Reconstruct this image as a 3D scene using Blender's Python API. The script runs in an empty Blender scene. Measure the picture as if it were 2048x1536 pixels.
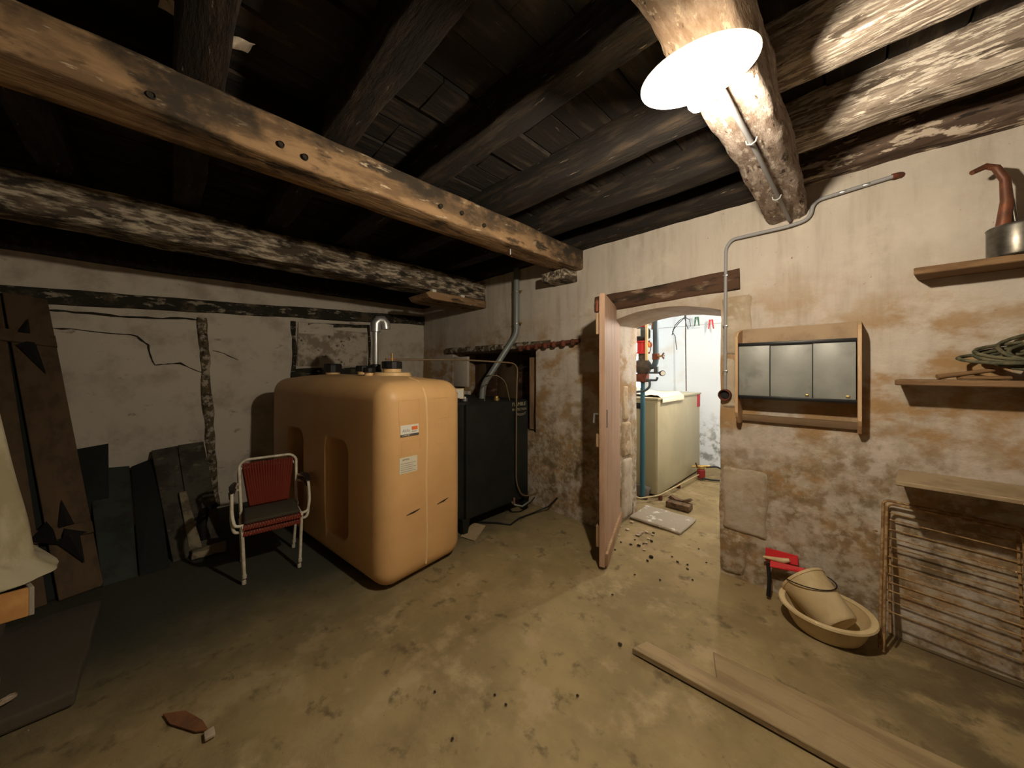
import bpy, bmesh, math, random
from mathutils import Vector, Matrix, noise
random.seed(7)
S = bpy.context.scene
C = S.collection
PI = math.pi
V3 = Vector

# ------------------------------------------------------------------ camera
cam_d = bpy.data.cameras.new('camera')
cam_d.sensor_width = 36.0
cam_d.lens = 685.0 / 2048.0 * 36.0          # very wide phone lens
cam_d.shift_y = -26.0 / 2048.0
cam_d.clip_start = 0.02
cam = bpy.data.objects.new('camera', cam_d)
cam.location = (0, 0, 1.5)
cam.rotation_euler = (PI / 2, 0, PI / 4)
C.objects.link(cam)
S.camera = cam

# ------------------------------------------------------------------ world, exposure
w = bpy.data.worlds.new('world'); S.world = w; w.use_nodes = True
w.node_tree.nodes['Background'].inputs[0].default_value = (0.5, 0.45, 0.4, 1)
w.node_tree.nodes['Background'].inputs[1].default_value = 0.0
S.view_settings.view_transform = 'Standard'
S.view_settings.look = 'None'
S.view_settings.gamma = 1
S.view_settings.use_curve_mapping = False
S.view_settings.exposure = 1.9
BULB_L, BULB_C = 640.0, (1.0, 0.86, 0.66)       # bare bulb in this room
LAMP2_L, LAMP2_C = 430.0, (1.0, 0.88, 0.76)      # bulb in the boiler room

# ------------------------------------------------------------------ material helpers
def mat(name, col, rough=0.7, col2=None, scale=8, detail=6, spread=(0.4, 0.6), bump=0.0, bscale=None,
        stretch=(1, 1, 1), spots=None, metal=0.0, spec=0.3, layers=()):
    """procedural: base colour, optional noise mixes (col, scale, lo, hi, stretch), noise bump"""
    m = bpy.data.materials.new(name); m.use_nodes = True
    nt = m.node_tree; N = nt.nodes; L = nt.links
    b = N['Principled BSDF']
    b.inputs['Roughness'].default_value = rough
    b.inputs['Metallic'].default_value = metal
    b.inputs['Specular IOR Level'].default_value = spec
    tc = N.new('ShaderNodeTexCoord')
    geo = N.new('ShaderNodeNewGeometry')
    def nz(sc, st=(1, 1, 1), det=detail, dist=0.0, off=0.0):
        mp = N.new('ShaderNodeMapping'); mp.inputs['Scale'].default_value = st
        mp.inputs['Location'].default_value = (off, off * 1.7, off * .6)
        L.new(geo.outputs['Position'], mp.inputs['Vector'])
        n = N.new('ShaderNodeTexNoise'); n.inputs['Scale'].default_value = sc
        n.inputs['Detail'].default_value = det; n.inputs['Roughness'].default_value = 0.62
        n.inputs['Distortion'].default_value = dist
        L.new(mp.outputs[0], n.inputs['Vector']); return n.outputs['Fac']
    def ramp(src, lo, hi):
        r = N.new('ShaderNodeMapRange'); r.interpolation_type = 'SMOOTHSTEP'
        r.inputs['From Min'].default_value = lo; r.inputs['From Max'].default_value = hi
        L.new(src, r.inputs['Value']); return r.outputs['Result']
    def mix(fac, a, c):
        x = N.new('ShaderNodeMix'); x.data_type = 'RGBA'
        L.new(fac, x.inputs[0])
        if isinstance(a, tuple): x.inputs[6].default_value = (*a, 1)
        else: L.new(a, x.inputs[6])
        x.inputs[7].default_value = (*c, 1)
        return x.outputs[2]
    cur = col
    allL = list(layers)
    if col2: allL.insert(0, (col2, scale, spread[0], spread[1], stretch))
    for i, ly in enumerate(allL):
        c2, sc, lo, hi = ly[:4]
        st = ly[4] if len(ly) > 4 else (1, 1, 1)
        fac = ramp(nz(sc, st, off=3.1 * i), lo, hi)
        if len(ly) > 5:      # height window (z_from, z_to): mask that fades in from the first to the second height
            zf, zt = ly[5][:2]; axi = ly[5][2] if len(ly[5]) > 2 else 2
            sx = N.new('ShaderNodeSeparateXYZ'); L.new(geo.outputs['Position'], sx.inputs[0])
            ad = N.new('ShaderNodeMath'); ad.operation = 'MULTIPLY_ADD'
            L.new(nz(1.7, off=9.0 + i), ad.inputs[0]); ad.inputs[1].default_value = 0.9
            L.new(sx.outputs[axi], ad.inputs[2])
            zz = N.new('ShaderNodeMath'); zz.operation = 'SUBTRACT'; zz.inputs[1].default_value = 0.45
            L.new(ad.outputs[0], zz.inputs[0])
            mk = N.new('ShaderNodeMapRange'); mk.interpolation_type = 'SMOOTHSTEP'
            mk.inputs['From Min'].default_value = zf; mk.inputs['From Max'].default_value = zt
            L.new(zz.outputs[0], mk.inputs['Value'])
            mm = N.new('ShaderNodeMath'); mm.operation = 'MULTIPLY'
            L.new(fac, mm.inputs[0]); L.new(mk.outputs['Result'], mm.inputs[1]); fac = mm.outputs[0]
        cur = mix(fac, cur, c2)
    if isinstance(cur, tuple): b.inputs['Base Color'].default_value = (*cur, 1)
    else: L.new(cur, b.inputs['Base Color'])
    if bump:
        bp = N.new('ShaderNodeBump'); bp.inputs['Strength'].default_value = min(1.0, bump)
        bp.inputs['Distance'].default_value = 0.012
        L.new(nz(bscale or scale * 2, stretch, 8), bp.inputs['Height'])
        L.new(bp.outputs[0], b.inputs['Normal'])
    return m

def emit(name, col, strength):
    m = bpy.data.materials.new(name); m.use_nodes = True
    b = m.node_tree.nodes['Principled BSDF']
    b.inputs['Base Color'].default_value = (*col, 1)
    b.inputs['Emission Color'].default_value = (*col, 1)
    b.inputs['Emission Strength'].default_value = strength
    return m

M = {}
M['plaster'] = mat('stained_plaster', (.53, .475, .41), .9, bump=.5, bscale=30, detail=9, layers=[
    ((.41, .355, .29), 6, .42, .78, (2.4, 1, .28)),                      # run-down streaks
    ((.60, .54, .465), 4, .44, .72, (1, 1, 1)),
    ((.36, .225, .105), 2.6, .44, .60, (1, 1, 1.5), (2.3, 1.6)),         # rusty brown patches, mid height
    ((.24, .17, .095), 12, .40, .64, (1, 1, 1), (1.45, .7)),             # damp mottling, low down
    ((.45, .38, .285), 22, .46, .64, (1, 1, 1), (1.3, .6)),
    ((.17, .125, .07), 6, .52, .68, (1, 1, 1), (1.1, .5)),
    ((.12, .09, .06), 38, .68, .73, (1, 1, 1)),
    ])
M['whitewash'] = mat('whitewash', (.64, .58, .49), .92, bump=.35, bscale=14, layers=[
    ((.44, .38, .32), 3.2, .45, .7), ((.30, .24, .19), 7, .62, .74, (1, 1, 1.8)), ((.10, .08, .06), 34, .70, .74)])
M['grimy'] = mat('grimy_plaster', (.60, .53, .44), .9, bump=.4, bscale=14, layers=[((.30, .25, .19), 6, .45, .6), ((.09, .07, .05), 14, .56, .66)])
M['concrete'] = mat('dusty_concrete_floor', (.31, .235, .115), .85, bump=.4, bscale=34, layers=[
    ((.22, .165, .08), 1.6, .40, .62), ((.36, .275, .15), 5, .5, .68), ((.15, .11, .055), 9, .56, .70),
    ((.042, .044, .030), 2.0, -.3, .05, (1, 1, 1), (-1.85, -3.1, 0)),       # dark olive tone fading in towards the left wall
    ((.12, .088, .045), 4.0, .35, .55, (1, 1, 1), (-.15, .45, 0)),         # darker brown fading in towards the right side
    ((.06, .045, .03), 46, .70, .74)])
M['soot'] = mat('sooty_timber', (.014, .011, .009), .9, bump=.8, bscale=26, stretch=(.5, 2.2, 2.2), layers=[
    ((.040, .028, .018), 9, .46, .64, (.4, 2.5, 2.5)), ((.20, .165, .125), 24, .65, .70, (.3, 2, 2.4))])
M['joist'] = mat('limewashed_joist', (.26, .205, .16), .9, bump=1.0, bscale=30, stretch=(.5, 2.4, 2.4), layers=[
    ((.40, .33, .265), 8, .44, .58, (.5, 2.4, 2.4)), ((.72, .64, .54), 24, .51, .56, (.45, 2.6, 2.6)), ((.10, .075, .055), 12, .57, .63, (.4, 2, 2))])
M['board'] = mat('sooty_ceiling_board', (.020, .016, .013), .92, bump=.6, bscale=20, stretch=(2.2, .5, 1), layers=[
    ((.055, .041, .028), 6, .48, .66, (3, .5, 1)), ((.14, .115, .085), 14, .68, .75, (3, .5, 1))])
M['plate'] = mat('patchy_wall_plate', (.085, .055, .04), .9, bump=1.0, bscale=26, stretch=(.5, 2.2, 2.2), layers=[((.16, .11, .08), 8, .45, .6, (.4, 2, 2)), ((.58, .48, .38), 9, .555, .60, (.5, 1.6, 1.6)), ((.03, .022, .017), 12, .56, .64, (.4, 2, 2))])
M['beam'] = mat('old_oak_beam', (.33, .205, .105), .85, bump=1.0, bscale=10, stretch=(2.4, .35, 2.4), layers=[
    ((.17, .105, .055), 5, .45, .62, (2, .5, 2)), ((.045, .033, .022), 5, .54, .66, (1.6, .7, 1.6)), ((.50, .40, .27), 18, .60, .68, (2, .5, 2)), ((.04, .03, .02), 9, .25, .55, (1.5, .8, 1), (2.50, 2.72))])
M['beam_pale'] = mat('limewashed_beam', (.13, .10, .07), .9, bump=1.0, bscale=12, stretch=(2.4, .4, 2.4), layers=[
    ((.48, .41, .31), 20, .42, .60, (2, .4, 2)), ((.03, .024, .017), 11, .46, .62, (1.4, .5, 1.4)), ((.07, .05, .034), 5, .54, .62, (1, .5, 1.4))])
M['beam_lamp'] = mat('chalky_beam', (.40, .325, .275), .9, bump=1.0, bscale=30, stretch=(2.4, .7, 2.4), layers=[
    ((.24, .175, .135), 9, .45, .58, (2, .5, 2)), ((.58, .50, .43), 20, .55, .60, (2, .6, 2)), ((.07, .05, .04), 16, .60, .66, (2, .6, 2))])
M['lintel'] = mat('dark_lintel_wood', (.085, .045, .026), .85, bump=.9, bscale=12, stretch=(.4, 2, 2), layers=[((.26, .18, .12), 8, .55, .68, (.5, 2, 2)), ((.03, .02, .013), 6, .5, .62, (.5, 2, 2))])
M['frame_timber'] = mat('blackened_frame_timber', (.03, .027, .02), .9, bump=.9, bscale=16, stretch=(1, .4, 1), layers=[((.33, .29, .23), 13, .55, .64, (1, .5, 1.3)), ((.10, .08, .05), 6, .5, .62)])
M['crumble'] = mat('crumbling_mortar', (.13, .10, .06), .95, bump=1.0, bscale=24, layers=[((.45, .39, .31), 12, .47, .58), ((.05, .04, .025), 18, .52, .62)])
M['stone'] = mat('bare_stone', (.50, .39, .26), .92, bump=.9, bscale=20, layers=[((.34, .24, .14), 7, .45, .62), ((.62, .54, .42), 12, .56, .66)])
M['pale_stone'] = mat('pale_jamb_stone', (.47, .40, .305), .9, bump=.5, bscale=22, detail=9, layers=[((.36, .275, .18), 5, .42, .68), ((.52, .46, .37), 11, .5, .66)])
M['crack'] = mat('crack_gap', (.03, .025, .018), 1)
M['tank'] = mat('tan_polyethylene', (.70, .43, .19), .45, col2=(.64, .38, .16), scale=3, spread=(.35, .7), bump=.04, bscale=60, spec=.4)
M['tank_rib'] = mat('tan_polyethylene_rib', (.78, .54, .27), .4, spec=.4)
M['black_plastic'] = mat('black_plastic', (.012, .012, .013), .4)
M['black_tank'] = mat('black_painted_steel', (.006, .0075, .0065), .65, col2=(.010, .012, .010), scale=6)
M['black_iron'] = mat('black_iron', (.010, .009, .009), .8, bump=.3, bscale=30)
M['grey_pipe'] = mat('grey_pvc', (.17, .19, .185), .38, spec=.5)
M['galv'] = mat('galvanised_steel', (.45, .46, .47), .35, metal=.8)
M['conduit'] = mat('grey_conduit', (.30, .30, .31), .5)
M['rust'] = mat('rusty_iron', (.17, .05, .028), .85, col2=(.09, .035, .022), scale=18, bump=.5)
M['copper'] = mat('dull_copper', (.42, .20, .11), .5, col2=(.26, .13, .08), scale=12, metal=.4)
M['yellow_tube'] = mat('dusty_cream_tube', (.45, .36, .2), .7)
M['dark_red'] = mat('dark_red_bowl', (.22, .02, .018), .5)
M['spout'] = mat('tarnished_copper', (.20, .072, .035), .5, col2=(.12, .05, .03), scale=14, metal=.3)
M['rusty_scrap'] = mat('rusty_orange_scrap', (.20, .085, .035), .9, col2=(.13, .06, .03), scale=14)
M['brass'] = mat('brass', (.5, .36, .13), .4, metal=.8)
M['tube_brown'] = mat('brown_line', (.16, .11, .06), .6)
M['white_label'] = mat('white_label', (.78, .76, .68), .6)
M['cream_label'] = mat('cream_label', (.72, .68, .52), .7)
M['ink'] = mat('label_ink', (.10, .09, .08), .8)
M['grey_ink'] = mat('grey_ink', (.40, .37, .33), .8)
M['orange_ink'] = mat('orange_ink', (.75, .17, .04), .7)
M['stencil'] = mat('stencil_paint', (.30, .28, .2), .9)
M['door'] = mat('door_wood', (.44, .29, .20), .6, bump=.25, bscale=20, stretch=(3, 3, .25), layers=[((.36, .225, .15), 6, .42, .64, (4, 4, .3)), ((.24, .14, .09), 12, .62, .72, (3, 3, .35))])
M['door_edge'] = mat('door_edge_wood', (.40, .26, .15), .7, col2=(.28, .17, .09), scale=9, stretch=(2, 2, .3))
M['chair_white'] = mat('white_tube_paint', (.76, .71, .58), .45, col2=(.6, .54, .42), scale=20)
M['chair_red'] = mat('red_plastic_cord', (.20, .032, .018), .5)
M['chair_foot'] = mat('rubber_foot', (.55, .5, .42), .7)
M['cushion'] = mat('dark_cushion', (.06, .052, .035), .95, bump=.4, bscale=60)
M['panel_brown'] = mat('brown_plank', (.105, .068, .036), .85, bump=.3, bscale=10, stretch=(2, 2, .3), layers=[((.07, .045, .025), 5, .45, .65, (2, 2, .4))])
M['slab_black'] = mat('tarred_board_and_shade', (.015, .019, .018), .9, bump=.4, bscale=14)  # leaning boards, and the added shade sheet behind the old door's gap
M['slab_green'] = mat('dark_green_board', (.045, .055, .048), .85, bump=.3, bscale=14, layers=[((.028, .034, .03), 5, .45, .62)])
M['slab_grey'] = mat('weathered_board', (.085, .078, .058), .95, bump=.8, bscale=14, layers=[((.05, .045, .033), 5, .45, .6), ((.17, .145, .10), 8, .6, .7)])
M['rot'] = mat('rotten_pale_wood', (.26, .22, .15), .95, bump=1, bscale=20, layers=[((.12, .10, .07), 8, .45, .6)])
M['sheet'] = mat('yellowed_white_sheet', (.50, .455, .315), .9, bump=.3, bscale=7, layers=[((.36, .31, .19), 5, .48, .66, (1, 1, .5))])
M['cardboard'] = mat('orange_crate_wood', (.70, .38, .14), .75, col2=(.55, .28, .09), scale=5)
M['grey_side'] = mat('grey_crate_side', (.38, .34, .27), .85)
M['plinth'] = mat('dark_plinth', (.07, .06, .042), .9, bump=.4, bscale=16)
M['rubble'] = mat('rubble', (.11, .095, .075), .95, bump=.7, bscale=20)
M['rubble_pale'] = mat('pale_rubble', (.46, .37, .28), .95, bump=.7, bscale=20)
M['cab'] = mat('cabinet_pine', (.58, .40, .235), .65, col2=(.48, .31, .17), scale=6, stretch=(2, 2, .4))
M['cab_back'] = mat('cabinet_backboard', (.36, .265, .17), .8, col2=(.26, .18, .11), scale=5)
M['cab_dark'] = mat('dark_brown_strip', (.15, .095, .05), .8)
M['glass'] = mat('dusty_sliding_pane', (.225, .235, .215), .45, bump=.05, bscale=10, spec=.7, layers=[((.29, .30, .28), 4, .45, .65), ((.17, .175, .155), 7, .55, .7)])
M['shelf'] = mat('rough_shelf_board', (.235, .14, .07), .85, bump=.5, bscale=16, stretch=(.4, 2, 2), layers=[((.15, .085, .04), 6, .45, .62, (.5, 3, 3))])
M['shelf_pale'] = mat('dusty_shelf_board', (.37, .28, .17), .9, bump=.4, bscale=16, stretch=(.4, 2, 2), layers=[((.27, .195, .115), 5, .45, .62)])
M['tin'] = mat('dark_tin', (.16, .15, .13), .34, metal=.75, col2=(.09, .08, .065), scale=9)
M['rope'] = mat('green_cable', (.055, .058, .035), .8, col2=(.12, .105, .06), scale=40)
M['rope2'] = mat('brown_cord_end', (.19, .11, .05), .85)
M['rack'] = mat('rusty_cream_rack', (.40, .26, .12), .6, col2=(.22, .12, .05), scale=30)
M['enamel'] = mat('cream_plastic', (.70, .57, .34), .5, col2=(.6, .46, .25), scale=6)
M['red_plastic'] = mat('red_plastic', (.62, .025, .03), .45)
M['plank'] = mat('floor_plank', (.33, .245, .135), .85, bump=.4, bscale=14, stretch=(.3, 2, 2), layers=[((.24, .17, .09), 4, .45, .62, (.4, 3, 3))])
M['white_room'] = mat('white_room_plaster', (.76, .82, .86), .9, bump=.3, bscale=12, layers=[((.30, .31, .32), 5, .47, .60, (1, 1, 1), (.95, .45)), ((.7, .66, .6), 1.3, .5, .7)])
M['boiler'] = mat('cream_enamelled_steel', (.50, .45, .29), .42, col2=(.44, .39, .25), scale=2)
M['boiler_dark'] = mat('olive_boiler_front', (.36, .33, .205), .5)
M['blue_pipe'] = mat('blue_painted_pipe', (.035, .12, .17), .45)
M['teal_pipe'] = mat('grey_blue_pipe', (.07, .105, .125), .45)
M['cast'] = mat('oily_cast_iron', (.055, .05, .042), .6, col2=(.11, .075, .05), scale=20, bump=.3)
M['pump_red'] = mat('red_pump_enamel', (.55, .02, .022), .4)
M['pump_grey'] = mat('green_grey_motor', (.06, .075, .075), .5)
M['peg_red'] = mat('red_peg', (.6, .03, .03), .5)
M['peg_green'] = mat('green_peg', (.03, .12, .06), .5)
M['yellow_wood'] = mat('pale_batten', (.80, .62, .32), .6)
M['cloth'] = mat('cream_cloth', (.78, .66, .50), .9, bump=.3, bscale=14)
M['red_badge'] = mat('red_badge', (.45, .02, .03), .5)
M['brick_wood'] = mat('dark_block', (.07, .042, .022), .85, col2=(.16, .10, .055), scale=14)
M['slab'] = mat('limy_floor_slab', (.34, .29, .22), .9, bump=.7, bscale=20, layers=[((.62, .58, .50), 11, .57, .63)])
M['debris'] = mat('black_debris', (.025, .018, .013), .95)
M['shade'] = bpy.data.materials.new('opal_lamp_shade'); M['shade'].use_nodes = True
_nt = M['shade'].node_tree; _tr = _nt.nodes.new('ShaderNodeBsdfTranslucent'); _mx = _nt.nodes.new('ShaderNodeMixShader')
_tr.inputs[0].default_value = (.86, .82, .74, 1); _mx.inputs[0].default_value = .3
_pb = _nt.nodes['Principled BSDF']; _pb.inputs['Base Color'].default_value = (.86, .84, .80, 1); _pb.inputs['Roughness'].default_value = .4
_nt.links.new(_pb.outputs[0], _mx.inputs[1]); _nt.links.new(_tr.outputs[0], _mx.inputs[2]); _nt.links.new(_mx.outputs[0], _nt.nodes['Material Output'].inputs[0])
M['bulb'] = emit('lit_bulb', BULB_C, BULB_L)
M['bulb2'] = emit('lit_bulb_white', LAMP2_C, LAMP2_L)
M['day_pane'] = emit('daylit_pane', (.85, .93, 1.0), 6.0)
M['porcelain'] = mat('cream_porcelain', (.7, .66, .58), .4)

# ------------------------------------------------------------------ object helpers
ORIG = {}
def tag(o, label=None, cat=None, group=None, kind=None):
    if label: o['label'] = label
    if cat: o['category'] = cat
    if group: o['group'] = group
    if kind: o['kind'] = kind
    return o
def thing(name, loc, label, cat, group=None):
    o = bpy.data.objects.new(name, None); o.empty_display_size = .05
    o.location = loc; C.objects.link(o); ORIG[o.name] = V3(loc)
    return tag(o, label, cat, group)
def link(name, me, m, parent=None, smooth=False):
    """me in world coordinates"""
    if parent is None:
        xs = [v.co for v in me.vertices]
        org = V3(((min(v.x for v in xs) + max(v.x for v in xs)) / 2, (min(v.y for v in xs) + max(v.y for v in xs)) / 2, min(v.z for v in xs)))
    else:
        org = ORIG[parent.name]
    me.transform(Matrix.Translation(-org))
    if smooth:
        me.polygons.foreach_set('use_smooth', [True] * len(me.polygons))
    me.materials.append(M[m] if isinstance(m, str) else m)
    o = bpy.data.objects.new(name, me); C.objects.link(o)
    if parent is None: o.location = org
    else: o.parent = parent
    ORIG[o.name] = org.copy()
    return o
def tomesh(bm, name='mesh'):
    bmesh.ops.recalc_face_normals(bm, faces=bm.faces)
    me = bpy.data.meshes.new(name); bm.to_mesh(me); bm.free(); return me
def sm_angle(o, ang=.7):
    me = o.data
    me.polygons.foreach_set('use_smooth', [True] * len(me.polygons))
    me.set_sharp_from_angle(angle=ang)
    return o

def bm_box(lo, hi, bev=0.0, seg=2, bm=None):
    b = bmesh.new()
    vs = [b.verts.new((x, y, z)) for x in (lo[0], hi[0]) for y in (lo[1], hi[1]) for z in (lo[2], hi[2])]
    for f in ((0, 1, 3, 2), (4, 6, 7, 5), (0, 4, 5, 1), (2, 3, 7, 6), (0, 2, 6, 4), (1, 5, 7, 3)):
        b.faces.new([vs[i] for i in f])
    bmesh.ops.recalc_face_normals(b, faces=b.faces)
    if bev: bmesh.ops.bevel(b, geom=b.edges[:], offset=bev, segments=seg, profile=.5, affect='EDGES')
    if bm is None: return b
    me = bpy.data.meshes.new('t'); b.to_mesh(me); b.free(); bm.from_mesh(me); bpy.data.meshes.remove(me); return bm
def box(name, lo, hi, m, parent=None, bev=.003, seg=2):
    lo2 = [min(a, b) for a, b in zip(lo, hi)]; hi2 = [max(a, b) for a, b in zip(lo, hi)]
    o = link(name, tomesh(bm_box(lo2, hi2, bev, seg), name), m, parent)
    return sm_angle(o)
def hexa(name, bottom, top, m, parent=None, bev=.003, wob=0.0):
    """solid from 4 bottom and 4 top corners"""
    b = bmesh.new(); vs = [b.verts.new(p) for p in list(bottom) + list(top)]
    for f in ((3, 2, 1, 0), (4, 5, 6, 7), (0, 1, 5, 4), (1, 2, 6, 5), (2, 3, 7, 6), (3, 0, 4, 7)): b.faces.new([vs[i] for i in f])
    bmesh.ops.recalc_face_normals(b, faces=b.faces)
    if bev: bmesh.ops.bevel(b, geom=b.edges[:], offset=bev, segments=1, affect='EDGES')
    return link(name, tomesh(b, name), m, parent)
def plate(name, quad, thick, m, parent=None, bev=.003):
    """slab: quad = 4 corners of one face (counter-clockwise seen from its front); thickness goes behind"""
    q = [V3(p) for p in quad]
    n = (q[1] - q[0]).cross(q[3] - q[0]).normalized()
    return hexa(name, [p - n * thick for p in q], q, m, parent, bev)

def frames(pts):
    T = []
    for i in range(len(pts)):
        a = pts[max(i - 1, 0)]; c = pts[min(i + 1, len(pts) - 1)]
        T.append((c - a).normalized())
    up = V3((0, 0, 1)) if abs(T[0].z) < .9 else V3((1, 0, 0))
    n = (up - T[0] * up.dot(T[0])).normalized(); out = []
    for t in T:
        n = (n - t * n.dot(t)).normalized(); out.append((t, n, t.cross(n)))
    return out
def fillet(pts, r, n=5):
    pts = [V3(p) for p in pts]; out = [pts[0]]
    for i in range(1, len(pts) - 1):
        a, p, c = pts[i - 1], pts[i], pts[i + 1]
        d1 = (a - p); d2 = (c - p); rr = min(r, d1.length * .45, d2.length * .45)
        s = p + d1.normalized() * rr; e = p + d2.normalized() * rr
        for k in range(n + 1):
            t = k / n; out.append(s * (1 - t) ** 2 + p * 2 * t * (1 - t) + e * t * t)
    out.append(pts[-1]); return out
def bm_tube(bm, pts, r, seg=10, caps=True, closed=False):
    pts = [V3(p) for p in pts]; fr = frames(pts); rings = []
    for i, (p, (t, n, bnm)) in enumerate(zip(pts, fr)):
        rr = r[i] if isinstance(r, (list, tuple)) else r
        rings.append([bm.verts.new(p + (n * math.cos(2 * PI * k / seg) + bnm * math.sin(2 * PI * k / seg)) * rr) for k in range(seg)])
    pairs = list(zip(rings, rings[1:]))
    if closed: pairs.append((rings[-1], rings[0]))
    for A, B in pairs:
        for k in range(seg): bm.faces.new((A[k], A[(k + 1) % seg], B[(k + 1) % seg], B[k]))
    if caps and not closed:
        bm.faces.new(rings[0][::-1]); bm.faces.new(rings[-1])
def tube(name, pts, r, m, parent=None, seg=10, fil=0.0, closed=False):
    b = bmesh.new()
    if fil: pts = fillet(pts, fil)
    bm_tube(b, pts, r, seg, True, closed)
    return sm_angle(link(name, tomesh(b, name), m, parent), .9)
def lathe(name, prof, m, parent=None, origin=(0, 0, 0), axis=(0, 0, 1), seg=24, sx=1.0, sy=1.0, ang=.7):
    """prof: list of (radius, height) along axis"""
    b = bmesh.new(); rings = []
    for r, z in prof:
        if r < 1e-5: rings.append([b.verts.new((0, 0, z))])
        else: rings.append([b.verts.new((r * math.cos(2 * PI * k / seg) * sx, r * math.sin(2 * PI * k / seg) * sy, z)) for k in range(seg)])
    for A, B in zip(rings, rings[1:]):
        for k in range(seg):
            k2 = (k + 1) % seg
            if len(A) == 1 and len(B) == 1: continue
            if len(A) == 1: b.faces.new((A[0], B[k], B[k2]))
            elif len(B) == 1: b.faces.new((A[k], A[k2], B[0]))
            else: b.faces.new((A[k], A[k2], B[k2], B[k]))
    q = V3((0, 0, 1)).rotation_difference(V3(axis).normalized())
    b.transform(Matrix.Translation(origin) @ q.to_matrix().to_4x4())
    return sm_angle(link(name, tomesh(b, name), m, parent), ang)
def cyl(name, p0, p1, r, m, parent=None, seg=16, bev=.002):
    p0, p1 = V3(p0), V3(p1); h = (p1 - p0).length
    return lathe(name, [(0, 0), (r - bev, 0), (r, bev), (r, h - bev), (r - bev, h), (0, h)], m, parent, p0, p1 - p0, seg)
def nvec(p, s):
    return V3(noise.noise_vector(p * s))
def rough_bar(name, p0, p1, w, h, m, parent=None, amp=.012, ns=5.0, step=.07, rnd=.18, sag=0.0, kind=None, holes=None):
    """hewn timber: a bar along p0->p1 (p at centre of the section), width w, height h, with noise"""
    p0, p1 = V3(p0), V3(p1); Ln = (p1 - p0).length; n = max(3, int(Ln / step))
    t = (p1 - p0).normalized(); side = t.cross(V3((0, 0, 1))).normalized(); up = side.cross(t)
    prof = []
    cx, cy = w / 2, h / 2; r = rnd * min(w, h); per = 3
    def seg_(a, b): return [a + (b - a) * k / per for k in range(per)]
    cs = []
    for sx, sy, a0 in ((1, 1, 0), (-1, 1, PI / 2), (-1, -1, PI), (1, -1, 1.5 * PI)):
        for k in range(3):
            a = a0 + k * PI / 4
            cs.append((sx * (cx - r) + r * math.cos(a), sy * (cy - r) + r * math.sin(a)))
    full = []
    for i in range(len(cs)):
        a, c = cs[i], cs[(i + 1) % len(cs)]; full.append(a)
        d = math.dist(a, c)
        if d > .06:
            q = int(d / .045)
            for k in range(1, q): full.append((a[0] + (c[0] - a[0]) * k / q, a[1] + (c[1] - a[1]) * k / q))
    b = bmesh.new(); rings = []; seed = V3((p0.x * 7.3, p0.y * 3.1, p0.z * 5.7))
    for i in range(n + 1):
        f = i / n; c = p0 + (p1 - p0) * f - V3((0, 0, sag * math.sin(PI * f)))
        k = 1 + .06 * noise.noise(V3((f * Ln * .8, seed.x, seed.y)))
        c = c + side * .02 * noise.noise(V3((f * Ln * .7, seed.y, 1)))
        ring = []
        for x, y in full:
            p = c + side * x * k + up * y * k
            q = V3((p.dot(t) * .45, p.dot(side), p.dot(up))) + seed
            p = p + nvec(q, ns) * amp + nvec(q, ns * 4) * amp * .35
            ring.append(b.verts.new(p))
        rings.append(ring)
    L = len(full)
    for A, B in zip(rings, rings[1:]):
        for k in range(L): b.faces.new((A[k], A[(k + 1) % L], B[(k + 1) % L], B[k]))
    b.faces.new(rings[0][::-1]); b.faces.new(rings[-1])
    o = link(name, tomesh(b, name), m, parent)
    return sm_angle(o, .9)
def rough_block(name, lo, hi, m, parent=None, amp=.01, ns=9, cuts=5, bev=.012):
    b = bm_box(lo, hi, bev, 2)
    bmesh.ops.subdivide_edges(b, edges=[e for e in b.edges if e.calc_length() > .04], cuts=cuts, use_grid_fill=True)
    for v in b.verts: v.co += nvec(v.co + V3((lo[0] * 3, 1, 2)), ns) * amp
    return sm_angle(link(name, tomesh(b, name), m, parent), .9)
def bake_boolean(base_me, cutters):
    o = bpy.data.objects.new('tmp', base_me); C.objects.link(o); cs = []
    for cme in cutters:
        c = bpy.data.objects.new('cut', cme); C.objects.link(c); cs.append(c)
        md = o.modifiers.new('b', 'BOOLEAN'); md.operation = 'DIFFERENCE'; md.solver = 'EXACT'; md.object = c
    dg = bpy.context.evaluated_depsgraph_get(); dg.update()
    me = bpy.data.meshes.new_from_object(o.evaluated_get(dg))
    for c in cs: bpy.data.objects.remove(c)
    bpy.data.objects.remove(o); return me
def text_mesh(name, txt, size, origin, xdir, ydir, m, parent, ext=.0006, align='LEFT', bow=0.0):
    cu = bpy.data.curves.new('txt', 'FONT'); cu.body = txt; cu.size = size; cu.extrude = ext; cu.align_x = align
    cu.resolution_u = 2
    o = bpy.data.objects.new('txt', cu); C.objects.link(o)
    dg = bpy.context.evaluated_depsgraph_get(); dg.update()
    me = bpy.data.meshes.new_from_object(o.evaluated_get(dg)); bpy.data.objects.remove(o)
    X, Y = V3(xdir).normalized(), V3(ydir).normalized(); Z = X.cross(Y)
    for v in me.vertices:
        c = v.co.copy(); v.co = V3(origin) + X * c.x + Y * (c.y + bow * c.x * c.x) + Z * c.z
    me.materials.clear()
    return link(name, me, m, parent)

# ================================================================== STRUCTURE
WY = 2.91         # face of the door wall
WX = -4.94        # face of the left wall
XR, YB = 2.2, -2.6
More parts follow.
